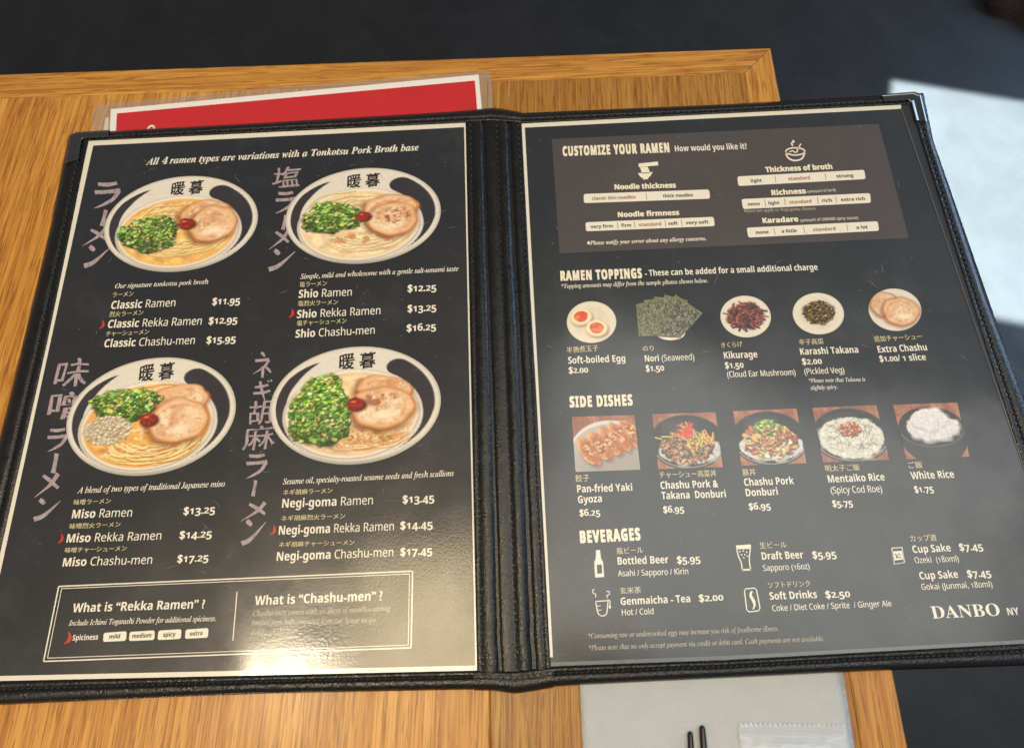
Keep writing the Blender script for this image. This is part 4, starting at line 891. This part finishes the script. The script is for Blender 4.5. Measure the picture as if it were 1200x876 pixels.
# side dish photographs
def wood_bg(n=220, seed=1):
    r = Ras(n, (150, 92, 66)); r.mottle(1, (184, 124, 94), 5, seed, .4, .65, .8)
    q = random.Random(seed)
    for k in range(26): x = q.uniform(-1, 1); r.line([(x, 1), (x + .1, 0), (x + .05, -1)], .02, (118, 66, 46), .4)
    return r
def dark_bowl(r, cx=0, cy=0, rx=1.02, ry=.9):
    rx *= 1.10; ry *= .98
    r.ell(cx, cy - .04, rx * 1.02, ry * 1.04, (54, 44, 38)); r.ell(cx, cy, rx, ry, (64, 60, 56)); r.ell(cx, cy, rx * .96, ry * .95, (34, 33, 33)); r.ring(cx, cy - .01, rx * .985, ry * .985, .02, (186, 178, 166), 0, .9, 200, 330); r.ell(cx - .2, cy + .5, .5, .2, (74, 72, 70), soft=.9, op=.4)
def rice(r, cx, cy, rx, ry, n, seed, top=(246, 242, 236)):
    q = random.Random(seed); r.ell(cx, cy, rx, ry, tuple(v * .90 for v in top), soft=.06, wob=.05, seed=seed)
    for k in range(n // 8):
        a, t = q.uniform(0, 6.28), math.sqrt(q.random()) * .92; x, y = cx + rx * t * math.cos(a), cy + ry * t * math.sin(a); s_ = q.uniform(.07, .15)
        r.ell(x + .02, y - .04, s_ * 1.2, s_, tuple(v * .74 for v in top), q.uniform(0, 3), soft=.9, op=.5, wob=.1, seed=k); r.ell(x, y, s_, s_ * .8, top, q.uniform(0, 3), soft=.8, op=.8, wob=.1, seed=k)
    for k in range(n):
        a, t = q.uniform(0, 6.28), math.sqrt(q.random()); x, y = cx + rx * t * math.cos(a), cy + ry * t * math.sin(a); v = q.uniform(.90, 1.04); ro = q.uniform(0, 3.1)
        r.ell(x + .006, y - .012, .030, .016, tuple(c * .80 for c in top), ro, op=.30); r.ell(x, y, .028, .014, tuple(min(255, c * v) for c in top), ro, op=.9)
def chunks(r, cx, cy, rx, ry, n, cols, seed, sz=.1):
    q = random.Random(seed)
    for k in range(n):
        a, t = q.uniform(0, 6.28), math.sqrt(q.random()); x, y = cx + rx * t * math.cos(a), cy + ry * t * math.sin(a); c = q.choice(cols); s_ = sz * q.uniform(.55, 1.35); ro = q.uniform(0, 3.1); el = q.uniform(.4, .8)
        r.ell(x + .012, y - .028, s_ * 1.1, s_ * el * 1.15, tuple(v * .4 for v in c), ro, soft=.3, op=.75, wob=.2, seed=k); r.ell(x, y, s_, s_ * el, c, ro, wob=.26, seed=k * 1.7, soft=.15)
        r.line([(x - s_ * .6 * math.cos(ro), y - s_ * .6 * math.sin(ro) + s_ * .15), (x + s_ * .6 * math.cos(ro), y + s_ * .6 * math.sin(ro) + s_ * .15)], s_ * q.uniform(.12, .3), tuple(min(255, v * 1.25 + 12) for v in c), .7)
    m = r.emask(cx, cy, rx * 1.05, ry * 1.05, .3); r.mottle(m, (92, 56, 30), 26, seed + 60, .54, .66, .55); r.mottle(m, (250, 226, 190), 44, seed + 61, .62, .70, .6)
# gyoza
r = wood_bg(seed=2); r.ell(.15, -.35, 1.30, 1.18, (214, 208, 200)); r.ell(.15, -.40, 1.24, 1.10, (184, 176, 168)); r.ell(.3, -.85, 1.3, .75, (158, 150, 144), soft=.8)
for k, (x, y) in enumerate(((.80, .34), (.46, .22), (.14, .08), (-.20, -.10), (-.56, -.28))):
    ro = .50; r.ell(x + .04, y - .06, .25, .56, (96, 54, 28), ro, soft=.4, op=.8); r.ell(x, y, .24, .56, (222, 160, 98), ro, wob=.12, seed=k); r.ell(x + .07, y - .02, .19, .52, (182, 100, 44), ro, wob=.16, seed=k + 2, soft=.5)
    m = r.emask(x, y, .30, .42, .4); r.mottle(m, (146, 74, 32), 16, 50 + k, .5, .60, .8); r.mottle(m, (246, 208, 150), 24, 60 + k, .52, .62, .8); r.mottle(m, (110, 54, 24), 40, 70 + k, .58, .66, .6)
    r.ring(x - .02, y + .02, .22, .52, .03, (240, 204, 150), ro, .55, 100, 220)
    for j in range(5): a = 1.9 + j * .5; r.line([(x + .22 * math.cos(a), y + .44 * math.sin(a)), (x + .12 * math.cos(a), y + .26 * math.sin(a))], .02, (168, 104, 58), .7)
r.grain(.08); tri_print('dish_photo', [(670.2, 488.2), (743.3, 486), (750.4, 550), (674.4, 552.6)], r, R_, 'five pan-fried dumplings on a grey plate', 104, 96)
BR_ = [(150, 94, 58), (184, 124, 80), (104, 70, 42), (208, 152, 104), (128, 84, 48)]
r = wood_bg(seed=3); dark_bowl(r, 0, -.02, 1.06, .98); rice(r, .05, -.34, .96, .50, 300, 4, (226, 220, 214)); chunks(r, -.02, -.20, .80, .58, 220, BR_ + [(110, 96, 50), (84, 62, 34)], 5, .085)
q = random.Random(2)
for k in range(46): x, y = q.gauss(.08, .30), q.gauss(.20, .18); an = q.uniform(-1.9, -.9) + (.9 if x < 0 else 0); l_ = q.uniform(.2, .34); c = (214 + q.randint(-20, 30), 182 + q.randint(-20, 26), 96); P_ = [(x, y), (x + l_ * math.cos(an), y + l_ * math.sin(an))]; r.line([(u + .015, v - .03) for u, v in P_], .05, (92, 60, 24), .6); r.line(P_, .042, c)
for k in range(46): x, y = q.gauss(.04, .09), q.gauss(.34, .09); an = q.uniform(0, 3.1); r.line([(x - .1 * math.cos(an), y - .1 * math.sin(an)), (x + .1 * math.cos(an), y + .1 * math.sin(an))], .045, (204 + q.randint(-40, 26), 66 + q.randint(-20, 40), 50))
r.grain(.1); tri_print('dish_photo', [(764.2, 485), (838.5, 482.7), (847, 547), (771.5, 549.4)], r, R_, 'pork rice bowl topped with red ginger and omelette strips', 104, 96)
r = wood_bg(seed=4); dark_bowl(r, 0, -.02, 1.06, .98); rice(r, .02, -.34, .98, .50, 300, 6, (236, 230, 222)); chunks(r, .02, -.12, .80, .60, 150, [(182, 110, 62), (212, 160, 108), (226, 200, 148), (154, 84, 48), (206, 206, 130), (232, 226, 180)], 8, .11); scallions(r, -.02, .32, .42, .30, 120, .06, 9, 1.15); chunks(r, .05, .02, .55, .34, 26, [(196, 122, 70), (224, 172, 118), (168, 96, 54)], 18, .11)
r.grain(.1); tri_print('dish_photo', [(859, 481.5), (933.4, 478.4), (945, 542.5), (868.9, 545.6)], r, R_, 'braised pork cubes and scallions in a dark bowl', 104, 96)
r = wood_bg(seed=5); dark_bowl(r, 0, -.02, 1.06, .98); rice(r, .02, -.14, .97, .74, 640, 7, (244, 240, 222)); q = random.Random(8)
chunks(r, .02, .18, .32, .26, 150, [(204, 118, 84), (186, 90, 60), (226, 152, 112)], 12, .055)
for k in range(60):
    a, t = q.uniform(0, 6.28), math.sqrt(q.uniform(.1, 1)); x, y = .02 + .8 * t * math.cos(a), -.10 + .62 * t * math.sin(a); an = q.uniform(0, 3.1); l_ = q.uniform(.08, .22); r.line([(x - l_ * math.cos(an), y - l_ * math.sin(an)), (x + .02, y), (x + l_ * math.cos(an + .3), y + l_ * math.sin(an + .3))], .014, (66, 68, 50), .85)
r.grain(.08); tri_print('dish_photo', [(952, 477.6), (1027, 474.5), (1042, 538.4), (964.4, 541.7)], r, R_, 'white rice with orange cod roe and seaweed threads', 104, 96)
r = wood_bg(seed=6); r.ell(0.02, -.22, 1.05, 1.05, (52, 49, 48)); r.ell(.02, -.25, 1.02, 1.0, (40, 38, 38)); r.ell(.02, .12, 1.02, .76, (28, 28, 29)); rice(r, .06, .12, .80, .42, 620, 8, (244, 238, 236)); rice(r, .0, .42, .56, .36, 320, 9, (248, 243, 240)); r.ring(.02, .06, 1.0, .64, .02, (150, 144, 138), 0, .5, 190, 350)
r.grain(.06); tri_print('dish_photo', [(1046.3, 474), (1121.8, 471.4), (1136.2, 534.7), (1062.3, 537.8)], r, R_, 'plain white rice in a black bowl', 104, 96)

build_lines()

# wear: fine scratches in the film, and light specks
def scratches(page, quad, n, seed):
    q = random.Random(seed); f = Flat(.00024); Q = np.array(quad, float)
    for k in range(n):
        u, v = q.random() * .94 + .03, q.random() * .94 + .03; c = (Q[0] * (1 - u) + Q[1] * u) * (1 - v) + (Q[3] * (1 - u) + Q[2] * u) * v
        an = q.choice([q.gauss(.6, .25), q.gauss(-.5, .3), q.uniform(0, 3.1)]); l_ = q.choice([3, 5, 8, 14]) * q.uniform(.5, 1.2); bn = q.uniform(-.2, .2)
        f.stroke([(c[0] - l_ * math.cos(an) / 2, c[1] - l_ * math.sin(an) / 2), (c[0] + bn * l_ * .2, c[1] - bn * l_ * .2), (c[0] + l_ * math.cos(an + bn) / 2, c[1] + l_ * math.sin(an + bn) / 2)], .15, .12, sub=3, wm=.42)
    for k in range(int(n * .8)):
        u, v = q.random(), q.random(); c = (Q[0] * (1 - u) + Q[1] * u) * (1 - v) + (Q[3] * (1 - u) + Q[2] * u) * v; f.dot(c[0], c[1], q.uniform(.2, .6), n=6, rough=.5)
    o = f.build('scuff_marks', M['scuff'], page); o['kind'] = 'stuff'
s = NT('film_scuff'); tr = s.node('ShaderNodeBsdfTransparent'); mx = s.node('ShaderNodeMixShader'); mx.inputs[0].default_value = .42
s.set(col=(.50, .48, .44), rough=.5); s.l.new(tr.outputs[0], mx.inputs[1]); s.l.new(s.b.outputs[0], mx.inputs[2]); s.l.new(mx.outputs[0], s.n['Material Output'].inputs[0]); M['scuff'] = s.m
scratches(pageL, [(109, 171), (543, 149), (556, 779), (-20, 792)], 110, 3); scratches(pageR, [(615, 150), (1060, 126), (1250, 748), (648, 774)], 90, 5)

# ------------------------------------------------------------------ napkin, chopsticks and packet at the table's near edge
NZ = TZ + .0016
nap = thing('paper_napkin', 'folded white paper napkin under the lower edge of the menu', 'napkin', at(840, 850, TZ))
def rumple(name, quad, z1, thick, mat, parent, n=40, amp=.0003, seed=1):
    q = np.array(quad, float); r = np.random.default_rng(seed); V, F = [], []
    gz = r.random((9, 9))
    for j in range(n):
        for i in range(n):
            u, v = i / (n - 1), j / (n - 1); p2 = (q[0] * (1 - u) + q[1] * u) * (1 - v) + (q[3] * (1 - u) + q[2] * u) * v
            e = min(u, 1 - u) * (n - 1); z = z1 - (thick * .5 if e < .5 else 0) + amp * (gz[int(v * 7.99), int(u * 7.99)] - .5) * 0 + amp * math.sin(u * 9 + v * 4) * math.sin(v * 7 + 1)
            V.append(at(p2[0], p2[1], z))
    for j in range(n - 1):
        for i in range(n - 1): F.append((j * n + i, (j + 1) * n + i, (j + 1) * n + i + 1, j * n + i + 1))
    o = link_mesh(name, V, F, mat, parent, smooth=True); m_ = o.modifiers.new('thickness', 'SOLIDIFY'); m_.thickness = thick; m_.offset = -1
    return o
rumple('folded_layer', [(676, 720), (972, 700), (1012, 960), (687, 975)], NZ, .0007, M['napkin'], nap)
rumple('folded_layer', [(677.5, 720), (974, 700), (1014.5, 960), (688, 975)], NZ - .0008, .0006, M['napkin'], nap, seed=4)
def rod(name, p0, p1, r0, r1, z, mat, label):
    A, B = np.array(at(*p0, z)), np.array(at(*p1, z)); ax = B - A; L = np.linalg.norm(ax); ax /= L; sd = np.cross((0, 0, 1), ax); up = np.array((0, 0, 1.)); V, F = [], []; n = 12; ts = [(0, .35), (.004, .75), (.012, 1)] + [(t, 1) for t in (.2, .5, .8, 1)]
    for t, k in ts:
        rad = (r0 + (r1 - r0) * t) * k
        for i in range(n): a = 2 * math.pi * i / n; V.append(A + ax * L * t + sd * rad * math.cos(a) + up * rad * math.sin(a))
    for j in range(len(ts) - 1):
        for i in range(n): F.append((j * n + i, j * n + (i + 1) % n, (j + 1) * n + (i + 1) % n, (j + 1) * n + i))
    F += [tuple(range(n))[::-1], tuple(range((len(ts) - 1) * n, len(ts) * n))]
    o = link_mesh(name, V, F, mat, origin=A, smooth=True); o['label'] = label; o['category'] = 'chopstick'; o['group'] = 'black chopsticks on the napkin'
rod('chopstick', (808.5, 856.5), (826, 1180), .0011, .0030, NZ + .0013, M['lacquer'], 'black chopstick on the napkin whose tip ends lower')
rod('chopstick', (822.5, 849.5), (850, 1180), .0012, .0030, NZ + .0013, M['lacquer'], 'black chopstick on the napkin whose tip reaches nearer the menu')
# packet with a zigzag crimped end
pk = thing('plastic_packet', 'clear plastic packet with zigzag end lying on the white napkin', 'packet', at(930, 855, NZ))
top = []; n = 22
for k in range(2 * n + 1):
    u = k / (2 * n); x = 865.5 + 125 * u; y = 844.5 + 2.5 * u + (0 if k % 2 else 4.2 * (1 - .3 * u)); top.append((x, y))
V, F = [], []; rows = [0, .02, .04, .06, .08, .10, .13, .2, .4, 1]; hz = [.0004, .0009, .0004, .0009, .0004, .0009, .0008, .0022, .0040, .0042]
for t, h_ in zip(rows, hz):
    for k, (x, y) in enumerate(top):
        u = k / (2 * n); yb = 960; yy = y + (yb - y) * t if t == 0 else 849 + (yb - 849) * t; bulge = math.sin(math.pi * u) ** .5 if t > .15 else 1
        V.append(at(x + (u - .5) * 4 * t + 9 * t, yy, NZ + .0003 + h_ * bulge + .0002 * math.sin(u * 30 + t * 9)))
m_ = len(top)
for j in range(len(rows) - 1):
    for i in range(m_ - 1): F.append((j * m_ + i, (j + 1) * m_ + i, (j + 1) * m_ + i + 1, j * m_ + i + 1))
link_mesh('packet_film', V, F, M['packet'], pk, smooth=False)
